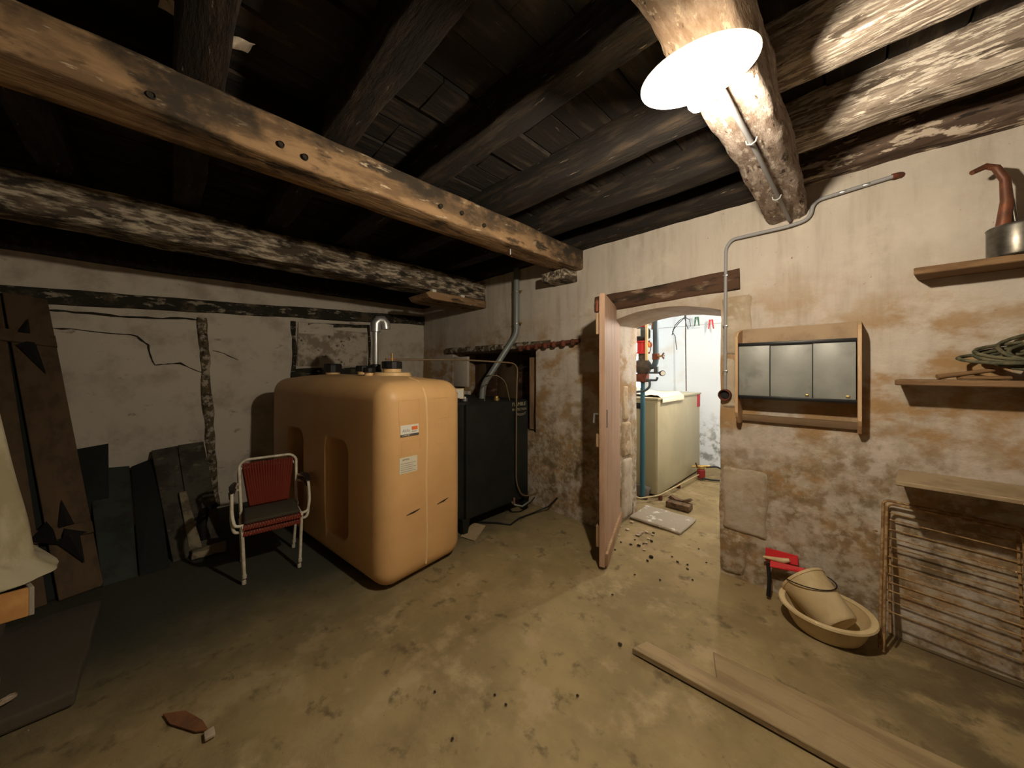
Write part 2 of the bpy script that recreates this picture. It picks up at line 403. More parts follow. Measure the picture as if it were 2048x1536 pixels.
# ---- floor
def grid_mesh(name, x0, x1, y0, y1, step, zf):
    nx, ny = int((x1 - x0) / step), int((y1 - y0) / step); vs, fs = [], []
    for j in range(ny + 1):
        for i in range(nx + 1):
            x = x0 + (x1 - x0) * i / nx; y = y0 + (y1 - y0) * j / ny; vs.append((x, y, zf(x, y)))
    for j in range(ny):
        for i in range(nx):
            a = j * (nx + 1) + i; fs.append((a, a + 1, a + nx + 2, a + nx + 1))
    me = bpy.data.meshes.new(name); me.from_pydata(vs, [], fs); return me
def fz(x, y):
    p = V3((x, y, 0)); return -.004 + .004 * noise.noise(p * 2.3) + .0025 * noise.noise(p * 9)
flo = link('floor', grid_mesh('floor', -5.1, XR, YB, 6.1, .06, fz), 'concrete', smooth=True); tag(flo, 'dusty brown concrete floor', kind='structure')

# ---- door wall with arched doorway and alcove
def wall_grid(lo, hi, step, axis):
    """solid box with gridded front faces"""
    b = bm_box(lo, hi)
    for ax in range(3):
        if ax == axis: continue
        n = int((hi[ax] - lo[ax]) / step)
        for k in range(1, n):
            co = [0, 0, 0]; co[ax] = lo[ax] + (hi[ax] - lo[ax]) * k / n; no = [0, 0, 0]; no[ax] = 1
            bmesh.ops.bisect_plane(b, geom=b.verts[:] + b.edges[:] + b.faces[:], plane_co=co, plane_no=no)
    return b
DX0, DX1, WT = -1.64, -.71, .60
b = bmesh.new()
arch = [(DX0, -.1), (DX1, -.1), (DX1, 1.955)]
for k in range(1, 10):
    f = k / 10; arch.append((DX1 + (DX0 - DX1) * f, 1.945 + .085 * math.sin(PI * f) ** .8 + .01 * (1 - f)))
arch.append((DX0, 1.945))
A = [b.verts.new((x, WY - .2, z)) for x, z in arch]; B = [b.verts.new((x, WY + WT + .3, z)) for x, z in arch]
n = len(arch)
for k in range(n): b.faces.new((A[k], A[(k + 1) % n], B[(k + 1) % n], B[k]))
b.faces.new(A[::-1]); b.faces.new(B); cut1 = tomesh(b)
cut2 = tomesh(bm_box((-4.13, WY - .2, .80), (-2.53, WY + .48, 1.76)))
wm = bake_boolean(tomesh(wall_grid((-5.2, WY, -.05), (XR + .1, WY + WT, 3.0), .065, 1)), [cut1, cut2])
for v in wm.vertices:
    p = v.co.copy()
    if p.z < .0: continue
    d = nvec(p, 2.2) * .010 + nvec(p, 9) * .005
    near = abs(p.x - DX0) < .03 or abs(p.x - DX1) < .03
    v.co += d * (1.3 if near else 1)
wall_back = sm_angle(link('wall_back', wm, 'plaster'), .9); tag(wall_back, 'stained plaster wall with the arched doorway', kind='structure')

# stones showing at the door jambs
for lo, hi, m in (((DX1 + .012, WY - .012, .33), (DX1 + .29, WY + .06, .80), 'pale_stone'),
                  ((DX1 + .008, WY - .010, .02), (DX1 + .16, WY + .05, .32), 'plaster'),
                  ((DX1 + .010, WY - .011, 1.22), (DX1 + .105, WY + .05, 1.60), 'pale_stone'),
                  ((DX1 + .010, WY - .013, 1.62), (DX1 + .20, WY + .05, 2.04), 'pale_stone'),
                  ((DX0 - .05, WY + .27, .02), (DX0 + .022, WY + .47, .62), 'pale_stone'),
                  ((DX0 - .05, WY + .26, .64), (DX0 + .028, WY + .44, .98), 'stone'),
                  ((DX0 - .05, WY + .28, 1.00), (DX0 + .016, WY + .40, 1.36), 'stone')):
    rough_block('stone', lo, hi, m, wall_back, amp=.016, ns=7, cuts=5, bev=.028)

# ---- left wall
lm = wall_grid((WX - .4, YB, -.05), (WX, WY + .1, 3.0), .08, 0)
for v in lm.verts:
    p = v.co.copy(); v.co += nvec(p, 1.8) * .012 + nvec(p, 7) * .003
wall_left = sm_angle(link('wall_left', tomesh(lm), 'whitewash'), .9); tag(wall_left, 'cracked whitewashed wall with old timber framing', kind='structure')
rough_bar('timber', (WX, -1.6, 2.11), (WX, WY, 2.31), .06, .135, 'frame_timber', wall_left, amp=.012, ns=7, step=.06)
rough_bar('timber', (WX, 1.07, 1.47), (WX, 2.03, 1.50), .05, .12, 'frame_timber', wall_left, amp=.01, ns=7, step=.06)
rough_bar('timber', (WX, 1.25, 2.09), (WX, 2.02, 2.14), .05, .045, 'frame_timber', wall_left, amp=.008, ns=9, step=.06)
for y, z0, z1, ww, mt in ((1.09, 1.0, 2.12, .055, 'frame_timber'), (2.03, 1.45, 2.16, .035, 'frame_timber'), (.24, .02, 2.07, .085, 'crumble')):
    b = bmesh.new(); N_ = 30; vs = []
    for k in range(N_ + 1):
        z = z0 + (z1 - z0) * k / N_; off = .03 * noise.noise(V3((z * 2, y, 1))); wv = ww * (1 + .45 * noise.noise(V3((z * 6, y, 5))))
        yc = y + off + (.12 * (1 - (z - z0) / (z1 - z0)) if mt == 'crumble' else 0)
        pr_ = [(-.5, -.01), (-.35, .012), (0, .02), (.35, .012), (.5, -.01)]
        vs.append([b.verts.new(V3((WX + .006 + px + .01 * noise.noise(V3((z * 20, py * 9, 3))), yc + py * wv, z))) for py, px in pr_])
    for P_, Q_ in zip(vs, vs[1:]):
        for k in range(4): b.faces.new((P_[k], P_[k + 1], Q_[k + 1], Q_[k]))
    link('stud' if mt != 'crumble' else 'plaster_seam', tomesh(b), mt, wall_left)
rough_block('plaster_panel', (WX - .02, 1.13, 1.56), (WX + .018, 2.0, 2.05), 'grimy', wall_left, amp=.006, cuts=4)
rough_block('plaster_panel', (WX - .02, 1.14, 1.97), (WX + .026, 1.55, 2.12), 'whitewash', wall_left, amp=.01, cuts=3)
def crack(pts, wd, parent=wall_left, seed=0):
    out = []
    for a, c in zip(pts, pts[1:]):
        for k in range(6):
            f = k / 6; out.append((a[0] + (c[0] - a[0]) * f, a[1] + (c[1] - a[1]) * f))
    out.append(pts[-1]); b = bmesh.new(); up_, dn = [], []
    for i, (y, z) in enumerate(out):
        j = noise.noise(V3((y * 9, z * 9, seed))) * .018; ww = wd * (.5 + abs(noise.noise(V3((y * 17, z * 13, seed + 2)))) * 2.4)
        if i in (0, len(out) - 1): ww *= .3
        a = out[max(i - 1, 0)]; c = out[min(i + 1, len(out) - 1)]
        d = V3((c[0] - a[0], c[1] - a[1], 0)).normalized(); nn = (-d.y, d.x)
        up_.append(b.verts.new((WX + .014, y + nn[0] * (ww + j), z + nn[1] * (ww + j)))); dn.append(b.verts.new((WX + .014, y - nn[0] * (ww - j), z - nn[1] * (ww - j))))
    for k in range(len(out) - 1): b.faces.new((dn[k], dn[k + 1], up_[k + 1], up_[k]))
    ge = bmesh.ops.extrude_face_region(b, geom=b.faces[:]); bmesh.ops.translate(b, vec=(-.02, 0, 0), verts=[v for v in ge['geom'] if isinstance(v, bmesh.types.BMVert)])
    link('crack', tomesh(b), 'crack', parent)
crack([(-.75, 2.03), (-.45, 2.02), (-.1, 2.03), (.22, 2.05)], .008, seed=1)
crack([(-.72, 1.87), (-.4, 1.86), (-.22, 1.84), (-.14, 1.76), (-.13, 1.66), (-.1, 1.56), (.08, 1.58), (.2, 1.50), (.27, 1.48)], .004, seed=2)
crack([(.33, 1.72), (.42, 1.70), (.55, 1.62)], .003, seed=5)

# ---- other walls behind the camera and boiler room
tag(box('wall_right', (XR, YB, -.05), (XR + .2, WY, 3.0), 'plaster', bev=0), 'plaster wall on the right side of the cellar', kind='structure')
tag(box('wall_front', (-5.2, YB - .2, -.05), (XR + .2, YB, 3.0), 'plaster', bev=0), 'plaster wall behind the viewpoint', kind='structure')
RY = 6.0
wbm = wall_grid((-3.6, RY, -.05), (.8, RY + .2, 2.75), .12, 1)
for v in wbm.verts: v.co += nvec(v.co, 2) * .02
tag(sm_angle(link('wall_boiler_room', tomesh(wbm), 'white_room'), .9), 'white plaster wall at the end of the boiler room', kind='structure')
tag(box('wall_boiler_left', (-3.6, WY + WT, -.05), (-3.4, RY, 2.75), 'white_room', bev=0), 'white left wall of the boiler room', kind='structure')
tag(box('wall_boiler_right', (.5, WY + WT, -.05), (.7, RY, 2.75), 'white_room', bev=0), 'white right wall of the boiler room', kind='structure')
tag(box('ceiling_boiler_room', (-3.6, WY + WT, 2.65), (.7, RY + .2, 2.8), 'white_room', bev=0), 'white ceiling of the boiler room', kind='structure')

# ---- ceiling: boards on joists on beams
ceil = box('ceiling', (-5.2, YB - .1, 2.93), (XR + .2, WY + .3, 3.1), 'board', bev=0); tag(ceil, 'sooty board ceiling carried by joists and beams', kind='structure')
x = -5.0; k = 0
while x < XR:
    wd = random.uniform(.17, .26); dz = random.uniform(-.012, .012)
    y0 = YB
    for y1 in ((random.choice([.35, .92, 1.46]), WY + .05)):
        box('plank', (x + .004, y0 + .002, 2.875 + dz), (x + wd - .004, y1 - .002, 2.93), 'board', ceil, bev=.004, seg=1); y0 = y1
    x += wd; k += 1
ordn = ['first', 'second', 'third', 'fourth', 'fifth', 'sixth', 'seventh', 'eighth', 'ninth']
JY = [2.34, 1.77, 1.17, .62, .08, -.47, -1.02, -1.57, -2.12]
for i, y in enumerate(JY):
    o = rough_bar('ceiling_joist', (-4.95, y, 2.79), (-.30, y + .01, 2.79), .15, .19, 'soot', amp=.010, ns=6, step=.07, rnd=.08)
    tag(o, '%s sooty joist left of the lamp beam, counted from the door wall' % ordn[i], 'joist', 'sooty joists left of the lamp beam')
for i, y in enumerate(JY[:6]):
    o = rough_bar('ceiling_joist', (-.32, y - .01, 2.785), (XR, y + .02, 2.785), .17, .205, 'joist', amp=.012, ns=7, step=.05, rnd=.08)
    tag(o, '%s flaking limewashed joist right of the lamp beam, counted from the door wall' % ordn[i], 'joist', 'limewashed joists right of the lamp beam')
o = rough_bar('wall_plate', (-4.9, WY - .05, 2.79), (-.31, WY - .05, 2.79), .17, .19, 'soot', amp=.014, ns=6, step=.07)
tag(o, 'dark timber wall plate above the doorway, left of the lamp beam', 'beam')
o = rough_bar('wall_plate', (-.30, WY - .05, 2.79), (XR, WY - .05, 2.79), .18, .20, 'plate', amp=.015, ns=7, step=.05, rnd=.1)
tag(o, 'patchy flaking wall plate above the shelves, right of the lamp beam', 'beam')
def main_beam(x0, x1, z0, z1, m, label, y0=YB, y1=WY + .02, **kw):
    o = rough_bar('ceiling_beam', ((x0 + x1) / 2, y0, (z0 + z1) / 2), ((x0 + x1) / 2, y1, (z0 + z1) / 2), x1 - x0, z1 - z0, m, **kw)
    return tag(o, label, 'beam', 'main ceiling beams')
beam1 = main_beam(-2.15, -1.91, 2.505, 2.70, 'beam', 'brown oak beam with bored holes running across the middle of the ceiling', amp=.012, ns=4, rnd=.07)
beam2 = main_beam(-3.70, -3.40, 2.42, 2.66, 'beam_pale', 'flaking whitewashed beam nearest above the tan tank', amp=.014, ns=6, rnd=.06)
beam3 = main_beam(-.42, -.215, 2.50, 2.70, 'beam_lamp', 'chalky rough beam carrying the lamp conduit to the wall', amp=.016, ns=11, step=.04, rnd=.14)
beam4 = main_beam(WX - .05, -4.72, 2.50, 2.70, 'soot', 'black beam lying along the top of the left wall', amp=.012)
# bored holes in the brown beam: recessed dark sockets
for y, z in ((-.05, 2.555), (.37, 2.565), (.47, 2.55), (1.25, 2.575), (1.62, 2.56), (1.42, 2.585)):
    lathe('bored_hole', [(0, .004), (.010, .004), (.0125, .010), (.015, .006), (.015, -.03)], 'crack', beam1, (-1.912 + .004, y, z), (1, 0, 0), 10)
tube('nail', [(-2.0, 1.98, 2.51), (-2.0, 1.98, 2.455)], .006, 'galv', beam1, 6)
# bolster under the whitewashed beam and a short board end beside the brown beam
b = bmesh.new()
pf = [(2.08, 2.405), (2.02, 2.375), (2.06, 2.33), (2.14, 2.315), (2.9, 2.315), (2.9, 2.405)]
A = [b.verts.new((-3.37, y, z)) for y, z in pf]; B = [b.verts.new((-3.78, y, z)) for y, z in pf]; n = len(pf)
for k in range(n): b.faces.new((A[k], A[(k + 1) % n], B[(k + 1) % n], B[k]))
b.faces.new(A[::-1]); b.faces.new(B)
bmesh.ops.bevel(b, geom=b.edges[:], offset=.006, segments=1, affect='EDGES')
tag(link('bolster', tomesh(b), 'beam'), 'rounded timber bolster under the end of the whitewashed beam', 'bolster')
for y in (2.1, 2.5):
    box('wedge', (-3.42, y, 2.395), (-3.365, y + .05, 2.425), 'white_label', beam2)
tag(rough_block('timber_stub', (-2.28, 2.70, 2.40), (-1.98, 2.92, 2.50), 'beam_pale', amp=.008, cuts=2), 'short pale timber stub under the wall end of the brown beam', 'timber')

# ---- lintel over the doorway
tag(rough_bar('door_lintel', (-1.76, WY + .035, 2.135), (-.585, WY + .035, 2.165), .13, .155, 'lintel', amp=.008, ns=6, step=.05, rnd=.15), 'dark wooden lintel over the arched doorway', 'lintel')

# ---- alcove behind the black tank
for i, (x0, x1, m) in enumerate(((-4.1, -3.86, 'panel_brown'), (-3.85, -3.62, 'lintel'), (-3.60, -3.2, 'panel_brown'), (-3.19, -2.86, 'lintel'), (-2.85, -2.6, 'panel_brown'))):
    box('plank', (x0, WY + .40, .82), (x1, WY + .44, 1.74), m, wall_back)
box('plank', (-2.70, WY + .08, .82), (-2.56, WY + .12, 1.66), 'door_edge', wall_back)
box('plaster_panel', (-4.12, WY + .01, 1.28), (-3.80, WY + .05, 1.70), 'whitewash', wall_back)
box('plaster_panel', (-4.12, WY + .01, .85), (-3.78, WY + .06, 1.22), 'whitewash', wall_back)
tag(rough_bar('alcove_lintel', (-4.25, WY - .01, 1.795), (-2.30, WY - .01, 1.80), .07, .075, 'crumble', amp=.014, ns=9, step=.04, rnd=.3), 'mossy lintel above the alcove behind the black tank', 'lintel')
t = thing('iron_bar', (-2.3, WY - .04, 1.79), 'rusty knobbed iron bar fixed to the wall left of the door', 'iron bar')
tube('bar', [(-2.75, WY - .04, 1.765), (-1.93, WY - .04, 1.80)], .021, 'rust', t, 10)
for k in range(7):
    f = .03 + k / 6.6; p = V3((-2.75 + .8 * f, WY - .045, 1.758 + .034 * f))
    lathe('knob', [(0, -.034), (.02, -.03), (.031, -.012), (.031, .012), (.02, .03), (0, .034)], 'rust', t, p, (.2, .1, 1), 10)

# ---- brick-like wall hole edges near door: small nail pits on plaster
# ================================================================== LAMP
LA = V3((-.352, 1.17, 2.485)); LD = V3((0, .18, -.984)).normalized()     # hanging point on the beam, tilted axis
LY = LA.y
t = thing('ceiling_lamp', LA, 'glowing white lamp shade with lit bulb under the chalky beam', 'lamp')
lathe('shade', [(.022, .000), (.032, .002), (.05, .012), (.10, .030), (.148, .043), (.166, .052), (.168, .049), (.149, .038), (.101, .024), (.051, .006), (.033, -.003), (.022, -.004)], 'shade', t, LA, LD, 48)
cyl('socket', LA - LD * .004, LA + LD * .082, .021, 'porcelain', t)
lathe('bulb', [(0, .156), (.018, .151), (.030, .136), (.033, .120), (.028, .104), (.018, .090), (.014, .082), (0, .082)], 'bulb', t, LA, LD, 16)
tube('hanger', [LA - LD * .004, LA + V3((0, -.006, .03))], .012, 'porcelain', t, 8)
# conduit along the beam and wall
t = thing('electric_conduit', (-.32, 2.0, 2.48), 'grey conduit running under the chalky beam to the wall', 'conduit')
tube('pipe', [(-.33, LY + .03, 2.480), (-.31, 1.9, 2.481), (-.30, 2.87, 2.482)], .010, 'conduit', t)
for y in (1.75, 2.42):
    tube('clip', [(-.33, y, 2.487), (-.326, y, 2.470), (-.311, y, 2.463), (-.296, y, 2.470), (-.290, y, 2.487)], .0035, 'galv', t, 6)
t = thing('wall_conduit', (-.6, WY - .02, 2.0), 'bent grey conduit on the door wall ending at the round box', 'conduit')
cy = WY - .024
tube('pipe', [(.16, cy, 2.598), (-.185, cy, 2.575), (-.20, cy, 2.47), (-.30, cy - .012, 2.45), (-.63, cy, 2.455), (-.668, cy, 2.40), (-.672, cy, 1.36)], .011, 'conduit', t, 10, fil=.07)
for p in ((-.05, cy, 2.585), (-.5, cy, 2.452), (-.668, cy, 2.2), (-.671, cy, 1.83), (-.672, cy, 1.50), (.05, cy, 2.59)):
    box('clip', (p[0] - .016, cy - .013, p[2] - .006), (p[0] + .016, cy + .02, p[2] + .006), 'galv', t)
tube('end_cap', [(.15, cy, 2.597), (.175, cy + .01, 2.60), (.185, cy + .02, 2.60)], .017, 'rust', t, 8)
t = thing('switch_box', (-.672, WY, 1.32), 'round brown open junction box at the foot of the wall conduit', 'junction box')
lathe('housing', [(.034, 0), (.041, 0), (.043, .02), (.041, .04), (.035, .042), (.032, .036), (.031, .008), (0, .008)], 'rust', t, (-.672, WY - .012, 1.325), (0, -1, 0), 20)
lathe('insert', [(0, .012), (.029, .012), (.029, .006), (0, .006)], 'black_plastic', t, (-.672, WY - .012, 1.325), (0, -1, 0), 16)

# ================================================================== DOOR (open, hinged at the left jamb)
HG, FR_ = V3((-1.63, 3.13, 0)), V3((-1.322, 2.305, 0))
dd = (FR_ - HG).normalized(); dn_ = V3((-dd.y, dd.x, 0)) * 1.0     # normal towards the opening (right)
if dn_.x < 0: dn_ = -dn_
DW = (FR_ - HG).length; DT = .042
t = thing('plank_door', HG, 'open pinkish brown plank door standing in the doorway', 'door')
def dpt(u, v, z): return HG + dd * u + dn_ * v + V3((0, 0, z))
def dbox(name, u0, u1, v0, v1, z0, z1, m, par=t, bev=.003):
    return hexa(name, [dpt(u0, v0, z0), dpt(u1, v0, z0), dpt(u1, v1, z0), dpt(u0, v1, z0)], [dpt(u0, v0, z1), dpt(u1, v0, z1), dpt(u1, v1, z1), dpt(u0, v1, z1)], m, par, bev)
ns_ = 5
for k in range(ns_):
    u0 = DW * k / ns_; u1 = DW * (k + 1) / ns_
    dbox('plank', u0 + (.0008 if k else 0), u1 - .0008, -DT, 0, .025, 2.085, 'door', t, .0015)
dbox('bottom_rail', .0, DW * .985, 0, .02, .03, .125, 'door_edge')
for z in (.16, 1.78):
    dbox('back_ledge', .03, DW - .02, -DT - .028, -DT, z, z + .16, 'door_edge')
dbox('back_ledge', .03, DW - .02, -DT - .028, -DT, .92, 1.02, 'door_edge')
tube('latch', [dpt(DW - .05, -DT, 1.17), dpt(DW - .05, -DT - .045, 1.17), dpt(DW - .05, -DT - .05, 1.10)], .010, 'galv', t, 8)
dbox('lock_plate', DW - .10, DW - .085, 0, .004, 1.06, 1.20, 'black_iron')
for z in (1.95, .35):
    dbox('hinge', -.01, .30, -DT - .034, -DT - .028, z, z + .035, 'rust')
cyl('hinge_pin', dpt(DW - .02, -DT - .02, 1.95), dpt(DW - .02, -DT - .02, 2.04), .012, 'rust', t)

# ================================================================== TAN OIL TANK
TC = V3((-3.278, 1.225, 0)); TA = math.radians(6.5)
ta = V3((math.cos(TA), math.sin(TA), 0)); tb = V3((-math.sin(TA), math.cos(TA), 0))   # ta: towards the front end
TL, TWd, TH = 2.12, .73, 1.415
def tp(a, c, z): return TC + ta * a + tb * c + V3((0, 0, z))
def rrect(w, h, r, n=6):
    out = []
    for sx, sy, a0 in ((1, 1, 0), (-1, 1, PI / 2), (-1, -1, PI), (1, -1, 1.5 * PI)):
        for k in range(n + 1):
            a = a0 + k * PI / 2 / n; out.append((sx * (w / 2 - r) + r * math.cos(a), sy * (h / 2 - r) + r * math.sin(a)))
    return out
b = bm_box((-TL / 2, -TWd / 2, .012), (TL / 2, TWd / 2, TH))
bmesh.ops.bevel(b, geom=b.edges[:], offset=.125, segments=9, profile=.5, affect='EDGES', clamp_overlap=True)
bmesh.ops.subdivide_edges(b, edges=[e for e in b.edges if e.calc_length() > .3], cuts=7, use_grid_fill=True)
for v in b.verts:           # gentle swell of the moulded walls and a raised crown on top
    p = v.co; q = (1 - (2 * p.x / TL) ** 2) * (1 - (2 * (p.z - TH / 2) / TH) ** 2)
    if abs(p.y) > .3: p.y += math.copysign(.012 * q, p.y)
    if p.x > TL / 2 - .13: p.x += .02 * (1 - (2 * p.y / TWd) ** 2) * (1 - (2 * (p.z - TH / 2) / TH) ** 2)
    if p.z > TH - .15: p.z += .055 * max(0, 1 - (2 * p.y / TWd) ** 2) * max(0, 1 - (2 * p.x / TL) ** 4)
base = tomesh(b); cuts = []
for cx in (-.38, .43):
    for sgn in (-1, 1):
        b = bmesh.new(); rings = []
        for dpth, gr in ((-.05, .10), (0.0, .024), (.010, .010), (.022, .003), (.05, 0), (.24, -.008), (.27, -.03)):
            yy = sgn * (TWd / 2 + .010 - dpth)
            rings.append([b.verts.new((cx + px, yy, .60 + pz)) for px, pz in rrect(.34 + gr * 2, .74 + gr * 2, .10 + gr * .5)])
        for P_, Q_ in zip(rings, rings[1:]):
            for k in range(len(P_)): b.faces.new((P_[k], P_[(k + 1) % len(P_)], Q_[(k + 1) % len(P_)], Q_[k]))
        b.faces.new(rings[0][::-1]); b.faces.new(rings[-1]); cuts.append(tomesh(b))
tm = bake_boolean(base, cuts)
RT = Matrix.Translation(TC) @ Matrix.Rotation(TA, 4, 'Z')
tm.transform(RT)
t = thing('oil_tank', TC, 'tan plastic heating oil tank with recessed side grips', 'oil tank')
tank = t
sm_angle(link('body', tm, 'tank', t), .55)
def tx(a, c): return TL / 2 + .02 * (1 - (2 * c / TWd) ** 2)      # front bulge
# seam rib down the front and over the top
pts = []
for k in range(25):
    z = .09 + (TH - .20) * k / 24
    pts.append(tp(TL / 2 + .02 * (1 - (2 * (z - TH / 2) / TH) ** 2) * .98 - .004, -.02 + .006 * math.sin(z * 7), z))
pts.append(tp(TL / 2 - .022, -.02, TH - .055)); pts.append(tp(TL / 2 - .085, -.02, TH + .004)); pts.append(tp(TL / 2 - .20, -.02, TH + .032))
tube('seam_rib', pts, .010, 'tank_rib', t, 8)
def fx(c, z): return TL / 2 + .02 * (1 - (2 * c / TWd) ** 2) * (1 - (2 * (z - TH / 2) / TH) ** 2)
def front_plate(name, c0, c1, z0, z1, m, thick=.003, lift=.0015, tilt=0.0, par=None, bev=.001):
    q = [tp(fx(c0, z0) + lift, c0, z0), tp(fx(c1, z0) + lift, c1, z0 + tilt), tp(fx(c1, z1) + lift, c1, z1 + tilt), tp(fx(c0, z1) + lift, c0, z1)]
    return plate(name, q, thick, m, par or tank, bev)
for c0, c1, z0, z1 in ((-.245, -.075, 1.12, 1.30), (-.225, -.075, .92, 1.02), (.05, .20, 1.14, 1.30), (.06, .20, .95, 1.11)):
    for kk, (a0, a1, b0, b1) in enumerate(((c0, c1, z0, z0 + .006), (c0, c1, z1 - .006, z1), (c0, c0 + .006, z0, z1), (c1 - .006, c1, z0, z1))):
        front_plate('panel_edge', a0, a1, b0, b1, 'tank', .004, .0015)
for c0, z0 in ((-.19, .50), (.075, .50)):
    tube('moulded_slot', [tp(fx(c0, z0) + .001, c0, z0), tp(fx(c0 + .06, z0) + .002, c0 + .06, z0 + .008), tp(fx(c0 + .11, z0) + .001, c0 + .11, z0 + .016)], [.002, .006, .002], 'crack', t, 6)
l1 = front_plate('brand_label', -.235, -.09, 1.055, 1.125, 'white_label', .002, .003)
l2 = front_plate('notice_label', -.245, -.105, .795, .905, 'cream_label', .002, .003)
def fpt(c, z, lift=.0045): return tp(fx(c, z) + lift, c, z)
front_plate('label_stripe', -.235, -.09, 1.047, 1.063, 'ink', .001, .0042, par=l1)
text_mesh('lettering', 'Aldia', .03, fpt(-.222, 1.078), tb, (0, 0, 1), 'grey_ink', l1)
front_plate('logo', -.147, -.10, 1.088, 1.112, 'orange_ink', .001, .0042, par=l1)
text_mesh('lettering', 'ROLUM', .011, fpt(-.147, 1.074), tb, (0, 0, 1), 'grey_ink', l1)
text_mesh('lettering', 'Tel 0800 28 44 31', .013, fpt(-.230, 1.051, .006), tb, (0, 0, 1), 'white_label', l1)
text_mesh('lettering', 'ATTENTION', .017, fpt(-.222, .883), tb, (0, 0, 1), 'ink', l2)
for k in range(5):
    front_plate('text_line', -.235, -.118 - (k % 2) * .02, .805 + k * .014, .809 + k * .014, 'grey_ink', .001, .0042, par=l2)
# caps on top
def cap(a, c, z, r, hgt, name='filler_cap'):
    p = tp(a, c, z)
    lathe('neck', [(r * .75, -.05), (r * .75, .03), (0, .03)], 'tank_rib', t, p, seg=20)
    o = lathe(name, [(r * .8, .018), (r, .018), (r, .018 + hgt * .8), (r * .92, .018 + hgt), (0, .018 + hgt)], 'black_plastic', t, p, seg=12, ang=.3)
    return o
cap(-.47, .0, TH + .055, .085, .085); cap(.17, -.02, TH + .065, .062, .05); cap(.42, -.10, TH + .055, .05, .04)
lathe('boss', [(.16, -.06), (.16, .0), (.15, .025), (.13, .03), (0, .03)], 'tank_rib', t, tp(.50, .06, TH + .045), seg=28)
lathe('neck', [(.075, .0), (.075, .045), (0, .045)], 'tank_rib', t, tp(.50, .06, TH + .07), seg=20)
lathe('filler_cap', [(.07, 0), (.085, .0), (.085, .055), (.078, .062), (0, .062)], 'black_plastic', t, tp(.50, .06, TH + .105), seg=14, ang=.3)
tube('fuel_cock', [tp(.50, .06, TH + .165), tp(.50, .06, TH + .235)], .009, 'brass', t, 8)
tube('cock_lever', [tp(.50, .0, TH + .185), tp(.50, .12, TH + .185)], .008, 'copper', t, 8)
# vent pipe with gooseneck
t2 = thing('vent_pipe', tp(.31, .02, TH + .08), 'short galvanised vent pipe with a bent top on the tan tank', 'pipe')
vp = tp(.31, .02, TH + .03)
lathe('collar', [(.02, 0), (.05, 0), (.05, .06), (.042, .075), (.042, .11), (.03, .115), (0, .115)], 'black_plastic', t2, vp, seg=12)
tube('riser', [vp + V3((0, 0, .08)), vp + V3((0, 0, .44))], .026, 'galv', t2, 14)
tube('gooseneck', [vp + V3((0, 0, .40)), vp + V3((0, 0, .47)), vp + V3((0, .025, .50)), vp + V3((0, .06, .505)), vp + V3((0, .085, .48)), vp + V3((0, .09, .43))], .044, 'galv', t2, 14)

# ================================================================== BLACK STEEL TANK
BX0, BX1, BY0, BY1, BZ0, BZ1 = -4.15, -2.50, 1.86, 2.79, .135, 1.19
t = thing('steel_tank', (-3.3, 2.32, 0), 'black painted steel oil tank on legs beside the tan tank', 'oil tank')
b = bm_box((BX0, BY0, BZ0), (BX1, BY1, BZ1))
bmesh.ops.bevel(b, geom=[e for e in b.edges if abs(e.verts[0].co.z - e.verts[1].co.z) > .5], offset=.05, segments=5, affect='EDGES')
bmesh.ops.bevel(b, geom=[e for e in b.edges if abs(e.verts[0].co.z - e.verts[1].co.z) < .01], offset=.012, segments=2, affect='EDGES')
sm_angle(link('body', tomesh(b), 'black_tank', t), .6)
for x_, y_ in ((BX1 - .05, BY0 + .06), (BX1 - .05, BY1 - .06), (BX0 + .06, BY0 + .06), (BX0 + .06, BY1 - .06)):
    hexa('leg', [(x_ - .02, y_ - .025, 0), (x_ + .03, y_ - .025, 0), (x_ + .03, y_ + .025, 0), (x_ - .02, y_ + .025, 0)],
         [(x_ - .04, y_ - .045, BZ0 + .01), (x_ + .045, y_ - .045, BZ0 + .01), (x_ + .045, y_ + .045, BZ0 + .01), (x_ - .04, y_ + .045, BZ0 + .01)], 'black_tank', t)
tx0 = BX1 + .0015
text_mesh('stencil_lettering', 'FLAMBLE', .052, (tx0, 2.50, 1.135), (0, 1, 0), (0, 0, 1), 'stencil', t)
text_mesh('stencil_lettering', 'PROTECTION', .035, (tx0, 2.50, 1.085), (0, 1, 0), (0, 0, 1), 'stencil', t)
text_mesh('stencil_lettering', 'MAZOUT', .036, (tx0, 2.635, 1.028), (0, 1, 0), (0, 0, 1), 'stencil', t, align='CENTER', bow=2.2)
# fittings on top
g = thing('fuel_gauge', (-2.78, 2.02, BZ1), 'square white dial gauge standing on the black tank', 'gauge')
cyl('stem', (-2.78, 2.02, BZ1 - .004), (-2.78, 2.02, BZ1 + .04), .018, 'black_plastic', g)
hx = V3((.80, -.60, 0)); hy = V3((.6, .8, 0)); gc = V3((-2.78, 2.02, BZ1 + .085))
def gq(a, hgt, f): return [gc + hx * f - hy * a + V3((0, 0, -hgt)), gc + hx * f + hy * a + V3((0, 0, -hgt)), gc + hx * f + hy * a + V3((0, 0, hgt)), gc + hx * f - hy * a + V3((0, 0, hgt))]
plate('case', gq(.062, .052, .0), .03, 'enamel', g)
plate('dial', gq(.052, .042, .003), .003, 'white_label', g)
tube('needle', [gc + hx * .006, gc + hx * .006 + V3((-.015, -.01, .03))], .002, 'ink', g, 5)
for p, c_ in (((-2.85, 2.16), 'galv'), ((-2.68, 2.45), 'brass')):
    lathe('stub', [(0, .045), (.02, .045), (.022, .03), (.03, .028), (.03, 0), (0, 0)], c_, t, (p[0], p[1], BZ1 - .002), seg=10)
